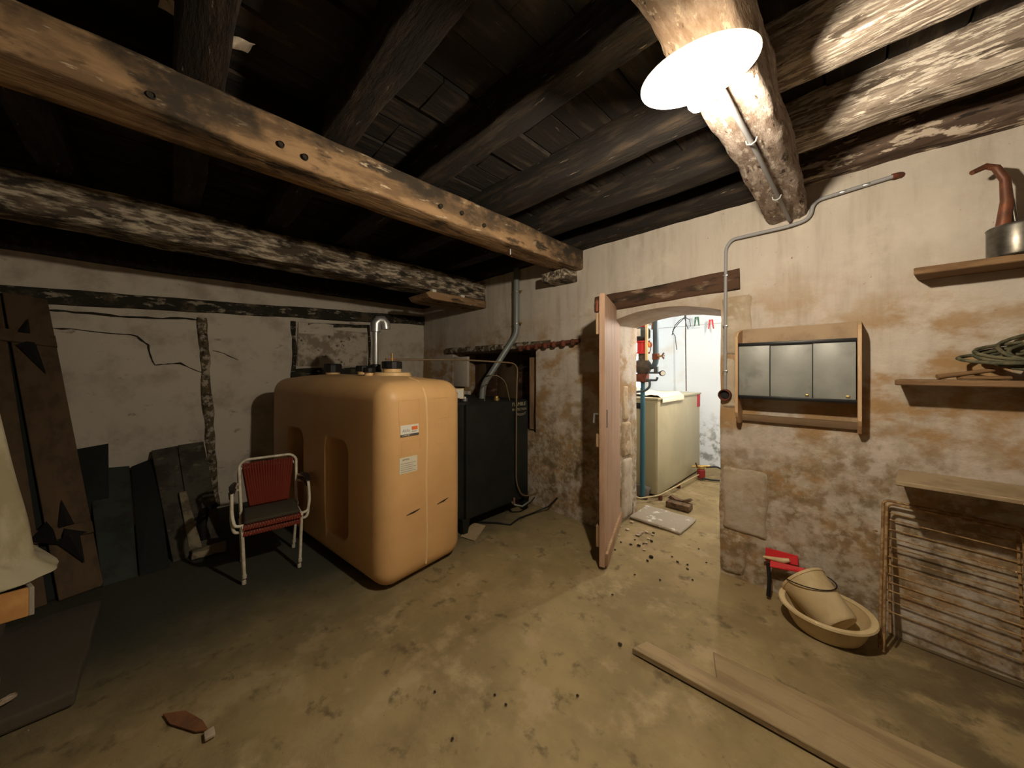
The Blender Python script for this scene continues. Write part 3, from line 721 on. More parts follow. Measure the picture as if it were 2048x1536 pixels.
tag(cyl('filler_bottle', (-2.72, 1.90, BZ1), (-2.72, 1.90, BZ1 + .14), .032, 'enamel'), 'small cream tube standing beside the dial gauge', 'tube')
# grey vent duct
tag(tube('grey_pipe', [(-2.79, WY - .045, 2.72), (-2.79, WY - .045, 1.93), (-2.98, 2.52, 1.34), (-2.98, 2.50, BZ1 - .01)], .035, 'grey_pipe', None, 16, fil=.07), 'grey plastic pipe bending from the ceiling down to the black tank', 'pipe')
t = thing('pipe_clip', (-2.74, WY - .02, 2.3), 'pair of small metal clips holding the grey pipe to the wall', 'clip')
for z in (2.42, 2.05):
    tube('ring', [(-2.79 + .039 * math.cos(a), WY - .045 + .039 * math.sin(a), z) for a in [2 * PI * k / 14 for k in range(14)]], .005, 'galv', t, 6, closed=True)
    cyl('screw', (-2.745, WY - .05, z), (-2.70, WY - .05, z), .010, 'brass', t, 8)
# fuel line
cockp = tp(.50, .11, TH + .185)
tag(tube('fuel_line', [cockp, (-2.62, 2.0, 1.605), (-2.46, 2.55, 1.58), (-2.455, 2.52, 1.3), (-2.46, 2.52, .35), (-2.46, 2.60, .20), (-2.44, 2.72, .17), (-2.46, 2.84, .17)], .008, 'tube_brown', None, 8, fil=.10), 'thin brown fuel line from the tan tank down the black tank', 'fuel line')
tag(tube('thin_hose', [(-2.70, 2.30, BZ1 - .01), (-2.70, 2.30, 1.40), (-2.66, 2.40, 1.47), (-2.60, 2.50, 1.40), (-2.58, 2.55, BZ1 - .01)], .005, 'tube_brown', None, 6, fil=.08), 'thin arched copper line looping over the black tank top', 'hose')
t = thing('drain_valve', (-2.46, 2.55, .1), 'small drain valve with hoses under the black tank', 'valve')
tube('hose', [(-2.52, 2.50, BZ0 + .02), (-2.46, 2.50, .13), (-2.43, 2.58, .10), (-2.44, 2.72, .12)], .009, 'grey_pipe', t, 8)
cyl('tap', (-2.47, 2.50, .13), (-2.47, 2.50, .20), .012, 'copper', t)
tag(tube('black_cable', [(-2.62, 2.16, .012), (-2.48, 2.27, .012), (-2.36, 2.34, .012), (-2.40, 2.50, .012), (-2.38, 2.70, .014), (-2.30, 2.84, .06), (-2.22, 2.895, .16)], .008, 'black_plastic', None, 8), 'black cable lying on the floor by the black tank', 'cable')
tag(hexa('cardboard_sheet', [(-2.52, 1.86, .002), (-2.36, 1.90, .002), (-2.52, 2.16, .002), (-2.66, 2.12, .002)], [(-2.52, 1.86, .008), (-2.36, 1.90, .008), (-2.52, 2.16, .008), (-2.66, 2.12, .008)], 'shelf_pale'), 'flat brown cardboard piece on the floor under the black tank', 'cardboard')

# ================================================================== STACKED CHAIRS
def chair(root, B0, up, yaw, label):
    """metal tube armchair; local x right, y back, z up"""
    t = thing('armchair', root, label, 'chair', 'two stacked red cord armchairs')
    R = Matrix.Rotation(yaw, 4, 'Z')
    def P(x, y, z): return V3(root) + R @ V3((x * .9, y * .92, z * .89))
    r = .0105; W = .215
    for s in (-1, 1):
        # front leg -> arm loop, back leg
        tube('front_leg', [P(s * .185, -.20, 0), P(s * .20, -.185, .40)], r, 'chair_white', t, 8)
        tube('rear_leg', [P(s * .19, .21, 0), P(s * .205, .135, .41)], r, 'chair_white', t, 8)
        tube('arm_loop', [P(s * .19, -.17, .405), P(s * .245, -.175, .41), P(s * .262, -.16, .50), P(s * .262, -.10, .655), P(s * .26, .05, .665), P(s * .225, .20, .64)], r, 'chair_white', t, 8, fil=.06)
        tube('armrest', [P(s * .262, -.105, .668), P(s * .262, .0, .678), P(s * .245, .13, .668)], [.014, .019, .014], 'black_plastic', t, 10)
        for y_ in (-.20, .21): cyl('foot', P(s * (.185 if y_ < 0 else .19), y_, 0), P(s * (.185 if y_ < 0 else .19), y_ * .99, .03), .0135, 'chair_foot', t, 10)
    tube('seat_frame', [P(-.20, -.20, .40), P(.20, -.20, .40), P(.20, .17, .385), P(-.20, .17, .385)] , r, 'chair_white', t, 8, closed=True)
    tube('back_frame', [P(-.20, .15, .39), P(-.215, .27, .79), P(-.17, .285, .83), P(.17, .285, .83), P(.215, .27, .79), P(.20, .15, .39)], r, 'chair_white', t, 8, fil=.05)
    for k in range(21):           # cords of the seat
        x_ = -.185 + .37 * k / 20
        tube('seat_cord', [P(x_, -.212, .382), P(x_, -.21, .41), P(x_, -.02, .396), P(x_, .165, .398)], .008, 'chair_red', t, 5)
    for k in range(19):           # cords of the back
        f = -1 + 2 * k / 18
        tube('back_cord', [P(f * .135, .178, .44), P(f * .16, .225, .62), P(f * .185, .282, .80)], .0075, 'chair_red', t, 5)
    return t, P
ch_root = (-3.20, .555, 0.0); YAW = math.radians(90 - 6)
t, P = chair(ch_root, 0, 0, YAW, 'lower white tube armchair with red cords, standing on the floor beside the tan tank')
t2, P2 = chair((-3.185, .556, .048), 0, 0, YAW, 'upper white tube armchair stacked on another, holding a dark cushion')
b = bm_box((-.168, -.17, .364), (.168, .14, .394), .014, 3)
R = Matrix.Translation((-3.185, .556, .048)) @ Matrix.Rotation(YAW, 4, 'Z'); b.transform(R)
tag(sm_angle(link('seat_cushion', tomesh(b), 'cushion')), 'flat dark cushion lying on the stacked armchairs', 'cushion')

# ================================================================== LEFT CORNER: leaning door and boards
def lean(name, bl, br, tl, tr, thick, m, parent=None):
    return plate(name, [bl, br, tr, tl], thick, m, parent)
t = thing('ledged_door', (-3.75, -.5, 0), 'old brown two-plank door leaning on the left wall', 'old door')
lean('plank', (-3.67, -.51, .0), (-3.72, -.325, 0), (-4.86, -.955, 2.14), (-4.86, -.735, 2.11), .025, 'panel_brown', t)
lean('plank', (-3.62, -.80, .0), (-3.67, -.555, .0), (-4.86, -1.24, 2.16), (-4.86, -.965, 2.14), .025, 'panel_brown', t)
lean('gap_shade_plank', (-3.70, -.62, .0), (-3.73, -.44, 0), (-4.885, -1.06, 2.10), (-4.885, -.86, 2.10), .012, 'slab_black', t)  # added black sheet, stands in for the shade behind the plank gap
def onA(u, v, lift):       # u along width 0..1 of the right plank, v along height
    bl, br, tl, tr = V3((-3.67, -.51, .0)), V3((-3.72, -.325, 0)), V3((-4.86, -.955, 2.14)), V3((-4.86, -.735, 2.11))
    p = (bl * (1 - u) + br * u) * (1 - v) + (tl * (1 - u) + tr * u) * v
    n_ = (br - bl).cross(tl - bl).normalized(); return p + n_ * lift
for v0, v1, m in ((.80, .845, 'panel_brown'), (.155, .19, 'panel_brown')):
    plate('batten', [onA(-1.1, v0 + .01, .022), onA(1.0, v0, .022), onA(1.0, v1, .022), onA(-1.1, v1 + .01, .022)], .022, m, t)
def spike(p, q, w_, par=t):  # dark pointed wedge lying on the planks and battens
    p, q = V3(p), V3(q); n_ = (onA(0, .5, 1) - onA(0, .5, 0)); d = (q - p).normalized(); s_ = d.cross(n_).normalized()
    b = bmesh.new(); vs = [b.verts.new(p + s_ * w_), b.verts.new(p - s_ * w_), b.verts.new(q), b.verts.new(p + n_ * w_ * .7)]
    for f in ((0, 1, 2), (0, 2, 3), (1, 3, 2), (0, 3, 1)): b.faces.new([vs[i] for i in f])
    link('dark_spike', tomesh(b), 'black_iron', par)
for (u, v), (u2, v2), w_ in (((.30, .84), (.45, .90), .03), ((.30, .80), (.62, .69), .045), ((.42, .19), (.42, .27), .035), ((.30, .165), (.85, .16), .05), ((.40, .16), (.66, .075), .055), ((.1, .18), (-.4, .17), .09)):
    spike(onA(u, v, .024), onA(u2, v2, .024), w_)
g = 'dark boards leaning on the left wall'
def leaner(name, lab, pts, th, m):
    return tag(lean(name, *pts, th, m), lab, 'board', g)
leaner('leaning_board', 'tallest black board leaning just right of the old brown door', [(-4.05, -.60, 0), (-4.10, -.33, 0), (-4.89, -.64, .80), (-4.89, -.40, .83)], .03, 'slab_black')
leaner('leaning_board', 'dark green board with a square top in the leaning row', [(-3.70, -.33, 0), (-3.72, -.165, 0), (-4.86, -.52, .62), (-4.87, -.27, .60)], .03, 'slab_green')
leaner('leaning_board', 'low black board between the green and the grey weathered boards', [(-3.70, -.155, 0), (-3.70, .0, 0), (-4.87, -.26, .59), (-4.88, -.10, .65)], .03, 'slab_black')
tg = thing('leaning_board', (-3.85, .12, 0), 'grey weathered board with rotten pale foot behind the armchairs', 'board', g)
lean('plank', (-3.78, .02, 0), (-3.80, .14, 0), (-4.88, -.125, .72), (-4.88, .055, .74), .03, 'slab_grey', tg)
lean('plank', (-3.82, .145, .0), (-3.90, .34, 0), (-4.88, .06, .745), (-4.88, .255, .755), .03, 'slab_grey', tg)
hexa('rotten_strip', [(-3.80, .12, .0), (-3.82, .20, 0), (-3.86, .20, 0), (-3.84, .12, 0)], [(-4.30, .06, .40), (-4.30, .11, .40), (-4.34, .11, .40), (-4.34, .06, .40)], 'rot', tg, .004)
rough_block('rotten_foot', (-3.80, .12, 0), (-3.70, .34, .055), 'rot', tg, amp=.018, cuts=2)
b = bmesh.new(); bm_tube(b, [(-4.14, .30, .28), (-4.06, .23, .27), (-3.98, .20, .17), (-3.92, .205, .06)], [.02, .03, .03, .02], 8)
link('black_loop', tomesh(b), 'black_iron', tg, True)

# ================================================================== LEFT EDGE: plinth, rubble, crate, sheet
tag(rough_block('plinth', (-3.35, -1.3, 0), (-2.47, -.30, .07), 'plinth', amp=.006, cuts=4), 'low dark slab on the floor at the left edge', 'slab')
gl = 'rubble blocks under the orange crate'
for i, (lo, hi, m, lab) in enumerate((
        ((-2.94, -.97, .072), (-2.64, -.66, .33), 'rubble', 'dark stone block under the orange crate'),
        ((-3.2, -.86, .07), (-2.96, -.62, .30), 'rubble', 'dark rear stone block under the crate'),
        ((-2.70, -.63, .07), (-2.61, -.52, .15), 'rubble_pale', 'pale pinkish rubble stone on the dark slab'),
        ((-2.585, -.52, .07), (-2.53, -.47, .11), 'rubble_pale', 'smallest pale rubble stone at the slab edge'),
        ((-3.0, -.95, .335), (-2.66, -.60, .448), 'rubble', 'flat dark stone carrying the orange crate'))):
    tag(rough_block('rubble_stone', lo, hi, m, amp=.03, ns=6, cuts=3, bev=.03), lab, 'stone', gl)
t = thing('wooden_crate', (-2.75, -.75, .45), 'shallow orange wooden crate under the white sheet', 'crate')
def cbox(name, x0, x1, y0, y1, z0, z1, m):       # crate stands askew
    sh = lambda x_, y_: (x_, y_ + .32 * (x_ + 2.49))
    c = [sh(x0, y0), sh(x1, y0), sh(x1, y1), sh(x0, y1)]
    hexa(name, [(*p, z0) for p in c], [(*p, z1) for p in c], m, t, .002)
cbox('front_board', -2.505, -2.49, -1.2, -.425, .455, .575, 'cardboard')
cbox('side_board', -3.05, -2.49, -.425, -.41, .455, .575, 'grey_side')
cbox('base_board', -3.05, -2.505, -1.2, -.425, .45, .465, 'cardboard')
cbox('rear_board', -3.065, -3.05, -1.2, -.41, .455, .575, 'grey_side')
# draped sheet: flared skirt with folds and brim
b = bmesh.new(); NS, NZ = 80, 24; rings = []
cxs, cys = -2.85, -.98
for j in range(NZ + 1):
    f = j / NZ
    z = 1.50 - .91 * f
    hx_, hy_ = .19 + .14 * f ** .8, .375 + .115 * f ** .8
    if f > .93: hx_ += (f - .93) * .9; hy_ += (f - .93) * .9
    if f < .06: hx_ *= (.25 + .75 * (f / .06) ** .5); hy_ *= (.25 + .75 * (f / .06) ** .5)
    ring = []
    for k in range(NS):
        a = 2 * PI * k / NS; ca, sa = math.cos(a), math.sin(a)
        ex = .55
        fold = 1 + .035 * f * math.sin(a * 11 + 1.3 * math.sin(a * 2)) + .05 * f * noise.noise(V3((ca * 3, sa * 3, z * 2.2)))
        if f > .93: fold = 1 + .03 * noise.noise(V3((ca * 4, sa * 4, 8)))
        px_ = math.copysign(abs(ca) ** ex, ca) * hx_ * fold; py_ = math.copysign(abs(sa) ** ex, sa) * hy_ * fold
        ring.append(b.verts.new((cxs + px_, cys + py_ + .32 * px_, z + (.015 * noise.noise(V3((ca * 2, sa * 2, 4))) if f > .8 else 0))))
    rings.append(ring)
for P_, Q_ in zip(rings, rings[1:]):
    for k in range(NS): b.faces.new((P_[k], P_[(k + 1) % NS], Q_[(k + 1) % NS], Q_[k]))
b.faces.new(rings[0]); b.faces.new(rings[-1][::-1])
tag(sm_angle(link('dust_sheet', tomesh(b), 'sheet'), 1.2), 'yellowed white dust sheet draped in a tall heap on the orange crate', 'sheet')

# ================================================================== WALL CABINET
t = thing('wall_cabinet', (-.27, WY - .07, 1.19), 'small pine wall cabinet with three grey sliding panes', 'cabinet')
CX0, CX1, CZ0, CZ1, CF = -.585, .03, 1.165, 1.765, WY - .15
for x0, x1 in ((CX0, CX0 + .018), (CX1 - .018, CX1)):
    b = bmesh.new(); pf = [(WY - .002, CZ0 - .03), (CF + .07, CZ0 - .03), (CF + .02, CZ0 + .02), (CF, CZ0 + .05), (CF, CZ1 - .03), (CF + .03, CZ1), (WY - .002, CZ1 + .03)]
    A = [b.verts.new((x0, y, z)) for y, z in pf]; B = [b.verts.new((x1, y, z)) for y, z in pf]; n = len(pf)
    for k in range(n): b.faces.new((A[k], A[(k + 1) % n], B[(k + 1) % n], B[k]))
    b.faces.new(A[::-1]); b.faces.new(B)
    bmesh.ops.bevel(b, geom=b.edges[:], offset=.002, segments=1, affect='EDGES')
    link('side_panel', tomesh(b), 'cab', t)
box('back_panel', (CX0 + .018, WY - .014, 1.33), (CX1 - .018, WY - .004, CZ1 + .03), 'cab_back', t)
box('top_board', (CX0 + .018, CF + .025, 1.675), (CX1 - .018, WY - .014, 1.69), 'cab_back', t)
box('bottom_board', (CX0 + .018, CF + .025, 1.315), (CX1 - .018, WY - .014, 1.33), 'cab_back', t)
box('track', (CX0 + .018, CF + .006, 1.668), (CX1 - .018, CF + .03, 1.690), 'black_plastic', t)
box('track', (CX0 + .018, CF + .006, 1.313), (CX1 - .018, CF + .03, 1.335), 'black_plastic', t)
px = [CX0 + .022, CX0 + .20, CX0 + .415, CX1 - .02]
for k in range(3):
    yo = .012 + (.007 if k == 1 else 0)
    pn = box('pane', (px[k] - (.01 if k else 0), CF + yo, 1.335), (px[k + 1] - .004, CF + yo + .005, 1.668), 'glass', t, bev=.001)
    ex_ = px[1] - .008 if k == 0 else px[2] - .013
    if k != 1: box('pane_edge', (ex_, CF + yo - .002, 1.335), (ex_ + .005, CF + yo + .006, 1.668), 'black_plastic', pn, bev=0)
    if k: box('finger_pull', (px[k + 1] - .045, CF + yo - .007, 1.345), (px[k + 1] - .028, CF + yo, 1.358), 'brass', pn)
box('lower_strip', (CX0 + .018, WY - .035, 1.15), (CX1 - .018, WY - .012, 1.195), 'cab_dark', t)  # dark brown strip between the side panels, below the box

# ================================================================== SHELVES ON THE RIGHT
def shelf(z0, z1, x0, yf, lab, m, sk=.03):
    tt = thing('wall_shelf', (x0 + .7, WY - .1, z0), lab, 'shelf', 'rough board shelves on the door wall')
    hexa('board', [(x0, yf, z0), (1.75, yf, z0), (1.75, WY - .004, z0), (x0 + sk, WY - .004, z0)], [(x0, yf, z1), (1.75, yf, z1), (1.75, WY - .004, z1), (x0 + sk, WY - .004, z1)], m, tt, .004)
    for xb in (.62, 1.4):
        hexa('bracket', [(xb, WY - .02, z0 - .13), (xb + .025, WY - .02, z0 - .13), (xb + .025, WY - .004, z0 - .13), (xb, WY - .004, z0 - .13)],
             [(xb, yf + .05, z0), (xb + .025, yf + .05, z0), (xb + .025, WY - .004, z0), (xb, WY - .004, z0)], 'shelf', tt, .002)
shelf(1.995, 2.03, .215, WY - .20, 'highest rough shelf carrying the spouted can', 'shelf')
shelf(1.425, 1.455, .150, WY - .20, 'middle rough shelf carrying the cable coil', 'shelf')
shelf(.925, .948, .145, WY - .33, 'lowest dusty shelf above the drying rack', 'shelf_pale')
# spouted can
SC = V3((.55, WY - .115, 2.03))
t = thing('spouted_can', SC, 'dark tin can with a long bent copper spout on the highest shelf', 'can')
lathe('body', [(0, 0), (.098, 0), (.102, .006), (.100, .02), (.100, .135), (.103, .142), (.098, .148), (.06, .158), (0, .162)], 'tin', t, SC, seg=32)
tube('spout', [SC + V3((-.055, -.02, .145)), SC + V3((-.045, -.02, .27)), SC + V3((-.05, -.02, .37)), SC + V3((-.075, -.02, .435)), SC + V3((-.105, -.03, .45)), SC + V3((-.15, -.06, .425))], [.024, .020, .017, .0155, .0135, .011], 'spout', t, 12)
tube('spout_stay', [SC + V3((-.02, -.02, .15)), SC + V3((-.032, -.02, .27))], .008, 'tin', t, 8)
tube('handle', [SC + V3((0, -.03, .152)), SC + V3((.02, -.03, .19)), SC + V3((.06, -.03, .20)), SC + V3((.09, -.03, .175)), SC + V3((.105, -.03, .11))], .008, 'copper', t, 8)
# cable coil
RC = V3((.62, WY - .11, 1.455)); pts = []
rnd = random.Random(3)
for lp in range(9):
    ra, rb = .17 + rnd.uniform(-.04, .05), .075 + rnd.uniform(-.02, .012); ox, oy = rnd.uniform(-.05, .05), rnd.uniform(-.012, .012); tilt = rnd.uniform(.25, 1.05); z0 = .018 + .006 * lp
    for k in range(20):
        a = 2 * PI * k / 20
        pts.append(RC + V3((ox + ra * math.cos(a), oy + rb * math.sin(a), max(.009, z0 + tilt * .12 * (1 + math.sin(a + .6 * math.cos(a))) * .6 + .05 * (1 + math.cos(a)) * tilt))))
pts2 = []
for i in range(len(pts)):
    pts2.append(pts[i])
t = thing('cable_coil', RC, 'tangled coil of dark green cable on the middle shelf', 'cable')
tube('loops', pts2, .0085, 'rope', t, 7)
tube('loose_end', [RC + V3((-.15, -.02, .05)), RC + V3((-.22, -.03, .035)), RC + V3((-.29, -.05, .022)), RC + V3((-.325, -.06, .014))], [.010, .011, .012, .014], 'rope2', t, 8)
tube('loose_end', [RC + V3((-.10, .0, .012)), RC + V3((-.20, -.05, .012)), RC + V3((-.26, -.03, .012))], .009, 'rope2', t, 8)

# ================================================================== DRYING RACK
t = thing('drying_rack', (.34, WY - .1, 0), 'folded cream wire drying rack leaning under the lowest shelf', 'drying rack')
def rk(x_, z_, off=0.0):        # leaning plane
    return V3((x_, WY - .215 + .155 * z_ / .78 - off, z_))
for off, x0, x1, zt in ((0.0, .095, .575, .775), (.022, .108, .560, .765)):
    tube('frame', [rk(x0, .012, off), rk(x0 + .02, zt, off), rk(x1, zt - .02, off), rk(x1 - .01, .012, off)], .0068, 'rack', t, 8, fil=.03)
for x0 in (.135, .545):
    tube('folding_arm', [rk(x0, .10, -.012), rk(x0 + .004, .72, -.012)], .0055, 'rack', t, 6)
for k, z_ in enumerate((.70, .665, .615, .57, .525, .475, .43, .385, .345, .30, .25, .20)):
    tube('rung', [rk(.115, z_ + .012, .004 * (k % 3)), rk(.565, z_ - .012, .004 * (k % 3))], .0035, 'rack', t, 6)
tube('foot_hook', [rk(.09, .60, .0), rk(.075, .605, .02), rk(.085, .58, .02)], .004, 'rack', t, 6)

# ================================================================== BASIN, BUCKET, DUSTPAN
BC = V3((-.115, WY - .235, 0))
b_axis = V3((-.02, -.10, 1)).normalized()
t = thing('wash_basin', BC, 'cream oval plastic wash basin on the floor against the wall', 'basin')
lathe('bowl', [(0, .006), (.12, .006), (.145, .02), (.165, .06), (.182, .125), (.186, .145), (.182, .146), (.176, .125), (.158, .062), (.140, .028), (.115, .014), (0, .014)], 'enamel', t, BC, b_axis, 40, sx=1.02, sy=.88)
lathe('rim', [(.182, .140), (.202, .142), (.207, .136), (.210, .140), (.206, .150), (.184, .151), (.178, .146), (.182, .140)], 'enamel', t, BC, b_axis, 40, sx=1.02, sy=.88)
kR = V3((-.228, WY - .150, .215)); kB = V3((-.055, WY - .275, .082)); ax = (kB - kR)
t = thing('bucket', kR, 'cream bucket lying tilted inside the wash basin', 'bucket')
Lb = ax.length
lathe('pail', [(.122, 0), (.127, -.002), (.129, .012), (.124, .014), (.120, .03), (.097, Lb - .01), (.088, Lb), (0, Lb), (0, Lb - .006), (.084, Lb - .006), (.113, .02), (.117, 0), (.122, 0)], 'enamel', t, kR, ax, 32)
axn = ax.normalized(); sd = V3((axn.y, -axn.x, 0)).normalized(); uph = axn.cross(sd).normalized()
if uph.z < 0: uph = -uph
h = [kR + sd * .113 + uph * 0, kR + sd * .125 + uph * .03 + axn * .08, kR + sd * .10 + uph * .055 + axn * .15, kR + sd * .02 + uph * .108 + axn * .10, kR - sd * .06 + uph * .10 + axn * .03, kR - sd * .113]
hd = [kR + sd * (.132 * math.cos(a)) + (uph * .62 + axn * .85).normalized() * (.150 * math.sin(a)) + uph * .03 for a in [PI * k / 14 for k in range(15)]]
tube('handle', hd, .0032, 'black_iron', t, 6)
t = thing('dustpan', (-.28, WY - .05, .15), 'red plastic dustpan wedged behind the bucket', 'dustpan')
plate('pan', [(-.40, WY - .09, .20), (-.16, WY - .10, .245), (-.15, WY - .075, .262), (-.40, WY - .06, .232)], .008, 'red_plastic', t)
plate('back', [(-.43, WY - .05, .215), (-.255, WY - .045, .245), (-.26, WY - .025, .30), (-.43, WY - .03, .295)], .006, 'red_plastic', t)
tube('handle', [(-.41, WY - .07, .21), (-.40, WY - .10, .12), (-.40, WY - .13, .02)], [.012, .010, .012], 'black_plastic', t, 8)
tube('brush_bristle', [(-.44, WY - .05, .235), (-.33, WY - .05, .25), (-.30, WY - .05, .265)], [.008, .018, .012], 'enamel', t, 8)

# ================================================================== PLANKS ON THE FLOOR
gp = 'boards lying on the floor in front'
def fp(name, q, z0, z1, m, lab):
    tag(hexa(name, [(x_, y_, z0) for x_, y_ in q], [(x_, y_, z1) for x_, y_ in q], m, None, .003), lab, 'plank', gp)
fp('floor_plank', [(-.835, 1.735), (1.3, 1.86), (1.3, 1.965), (-.80, 1.835)], .004, .032, 'plank', 'narrow thick plank lying on the floor nearest the viewer')
fp('floor_plank', [(-.47, 1.866), (1.3, 1.975), (1.3, 2.20), (-.53, 2.04)], .003, .012, 'plank', 'wide thin board on the floor behind the narrow plank')

# ================================================================== BOILER ROOM
t = thing('ceiling_bulb', (-.99, 4.26, 2.12), 'bare white bulb hanging in the boiler room', 'lamp')
L2 = V3((-1.0, 4.26, 2.14))
lathe('bulb', [(0, -.036), (.018, -.031), (.031, -.015), (.034, .002), (.029, .018), (.018, .032), (.014, .040), (0, .040)], 'bulb2', t, L2, seg=16)
cyl('socket', L2 + V3((0, 0, .04)), L2 + V3((0, 0, .09)), .02, 'black_plastic', t)
tube('cord', [L2 + V3((0, 0, .09)), L2 + V3((0, 0, .51))], .004, 'black_plastic', t, 6)
# boiler
t = thing('boiler', (-2.1, 4.8, 0), 'cream enamelled boiler cabinet in the room beyond the doorway', 'boiler')
box('casing', (-2.55, 4.07, .03), (-1.64, 5.62, 1.155), 'boiler', t, .008)
box('base', (-2.5, 4.1, 0), (-1.67, 5.6, .04), 'black_iron', t, .002)
box('front_panel', (-2.22, 4.058, .05), (-1.66, 4.072, 1.12), 'boiler_dark', t, .003)
box('top_panel', (-2.57, 4.05, 1.155), (-1.625, 5.64, 1.18), 'boiler', t, .004)
box('red_badge', (-1.642, 5.50, .97), (-1.634, 5.62, 1.16), 'red_badge', t, .001)
box('control_slot', (-2.30, 4.050, 1.04), (-1.80, 4.06, 1.11), 'black_plastic', t, .002)
# flue cover in front left
t = thing('burner', (-1.98, 3.88, .42), 'brown and white burner housing in front of the boiler', 'burner')
lathe('motor', [(0, 0), (.08, 0), (.095, .015), (.095, .17), (.08, .185), (0, .185)], 'copper', t, (-2.0, 3.86, .74), seg=20)
lathe('housing', [(0, 0), (.085, 0), (.09, .01), (.09, .26), (.08, .27), (0, .27)], 'porcelain', t, (-2.0, 3.86, .45), seg=20)
cyl('pedestal', (-2.0, 3.86, 0), (-2.0, 3.86, .45), .05, 'boiler_dark', t)
# cloth on the boiler
b = bmesh.new(); nx, ny = 22, 16; vv = {}
for i in range(nx + 1):
    for j in range(ny + 1):
        x_ = -2.35 + .74 * i / nx; y_ = 4.15 + .72 * j / ny
        z_ = 1.19 + .055 * abs(noise.noise(V3((x_ * 4, y_ * 4, 1)))) + .03 * abs(noise.noise(V3((x_ * 11, y_ * 9, 6)))) + .07 * math.exp(-((x_ + 2.1) ** 2 + (y_ - 4.45) ** 2) / .05)
        if x_ > -1.66: z_ = min(z_, 1.19) - (x_ + 1.66) * 1.4; x_ = -1.612 + .008 * noise.noise(V3((1, y_ * 8, 2)))
        vv[i, j] = b.verts.new((x_, y_, z_))
for i in range(nx):
    for j in range(ny): b.faces.new((vv[i, j], vv[i + 1, j], vv[i + 1, j + 1], vv[i, j + 1]))
tag(sm_angle(link('cloth', tomesh(b), 'cloth'), 1.2), 'crumpled cream cloth thrown over the boiler top', 'cloth')
# heating pipework
PX, PY = -1.755, 3.92
t = thing('heating_pipework', (PX, PY, 0), 'blue pipework with red circulation pump in front of the boiler', 'pipework')
tube('blue_riser', [(PX, PY, .02), (PX, PY, 1.42)], .025, 'blue_pipe', t, 14)
lathe('mixing_valve', [(0, -.09), (.05, -.085), (.085, -.06), (.10, 0), (.085, .06), (.05, .085), (0, .09)], 'cast', t, (PX, PY, 1.55), (.35, -1, 0), 16)
box('valve_block', (PX - .06, PY - .07, 1.37), (PX + .055, PY + .06, 1.47), 'rust', t, .012)
lathe('valve_flange', [(0, 0), (.07, 0), (.07, .025), (.05, .03), (.05, .10), (0, .10)], 'cast', t, (PX, PY, 1.60), seg=16)
tube('pump_bend', [(PX + .03, PY - .02, 1.40), (PX + .09, PY - .02, 1.40), (PX + .095, PY - .02, 1.32), (PX + .04, PY - .02, 1.27), (PX - .12, PY - .02, 1.245)], .014, 'teal_pipe', t, 10, fil=.04)
pm = lathe('pump_body', [(0, 0), (.082, 0), (.082, .018), (.058, .022), (.058, .128), (.082, .132), (.082, .15), (0, .15)], 'pump_red', t, (PX - .005, PY, 1.70), seg=24)
lathe('pump_motor', [(0, 0), (.06, 0), (.07, .01), (.105, .035), (.105, .115), (.08, .15), (.04, .155), (0, .155)], 'pump_grey', t, (PX - .015, PY, 1.855), seg=8, ang=.3)
box('rating_plate', (PX - .03, PY - .110, 1.90), (PX + .02, PY - .100, 1.985), 'white_label', t, .001)
cyl('red_riser', (PX - .005, PY, 2.01), (PX - .005, PY, 2.62), .03, 'red_plastic', t)
tube('white_riser', [(PX + .06, PY + .02, 2.03), (PX + .06, PY + .02, 2.62)], .028, 'porcelain', t, 12)
box('pale_batten', (PX + .058, PY - .07, 1.62), (PX + .088, PY - .05, 2.06), 'yellow_wood', t)
tube('copper_riser', [(PX + .10, PY + .04, 1.98), (PX + .10, PY + .04, 2.62)], .014, 'copper', t, 10)
tube('teal_riser', [(PX + .03, PY + .02, 1.55), (PX + .12, PY + .02, 1.55), (PX + .145, PY + .02, 1.60), (PX + .145, PY + .02, 2.62)], .031, 'teal_pipe', t, 14, fil=.06)
cyl('valve_nut', (PX + .145, PY + .02, 1.63), (PX + .145, PY + .02, 1.70), .042, 'rust', t, 8)
for a in range(8):
    an = 2 * PI * a / 8; c0 = V3((PX + .225, PY - .01, 1.67))
    tube('handwheel_spoke', [c0, c0 + V3((.02, .03 * math.cos(an), .038 * math.sin(an)))], .005, 'rust', t, 6)
tube('valve_stem', [(PX + .16, PY + .01, 1.665), (PX + .235, PY - .01, 1.67)], .011, 'brass', t, 8)
tube('gauge_branch', [(PX + .06, PY - .02, 1.48), (PX + .20, PY - .02, 1.48)], .011, 'teal_pipe', t, 8)
box('gauge_cock', (PX + .145, PY - .04, 1.47), (PX + .185, PY + .0, 1.55), 'pump_grey', t, .004)
lathe('pressure_gauge', [(0, 0), (.03, 0), (.032, .005), (.032, .03), (.028, .034), (0, .03)], 'black_plastic', t, (PX + .225, PY - .02, 1.475), (.7, -.7, 0), 16)
lathe('gauge_face', [(0, .036), (.025, .036), (.025, .030), (0, .030)], 'white_label', t, (PX + .225, PY - .02, 1.475), (.7, -.7, 0), 16)
tube('drain_branch', [(PX + .05, PY - .02, 1.395), (PX + .17, PY - .02, 1.395), (PX + .18, PY - .02, 1.43)], .013, 'teal_pipe', t, 8, fil=.03)
tube('left_branch', [(PX - .06, PY, 1.39), (PX - .35, PY, 1.39)], .016, 'blue_pipe', t, 8)
tube('left_branch', [(PX - .08, PY, 1.55), (PX - .35, PY, 1.55)], .018, 'rust', t, 8)
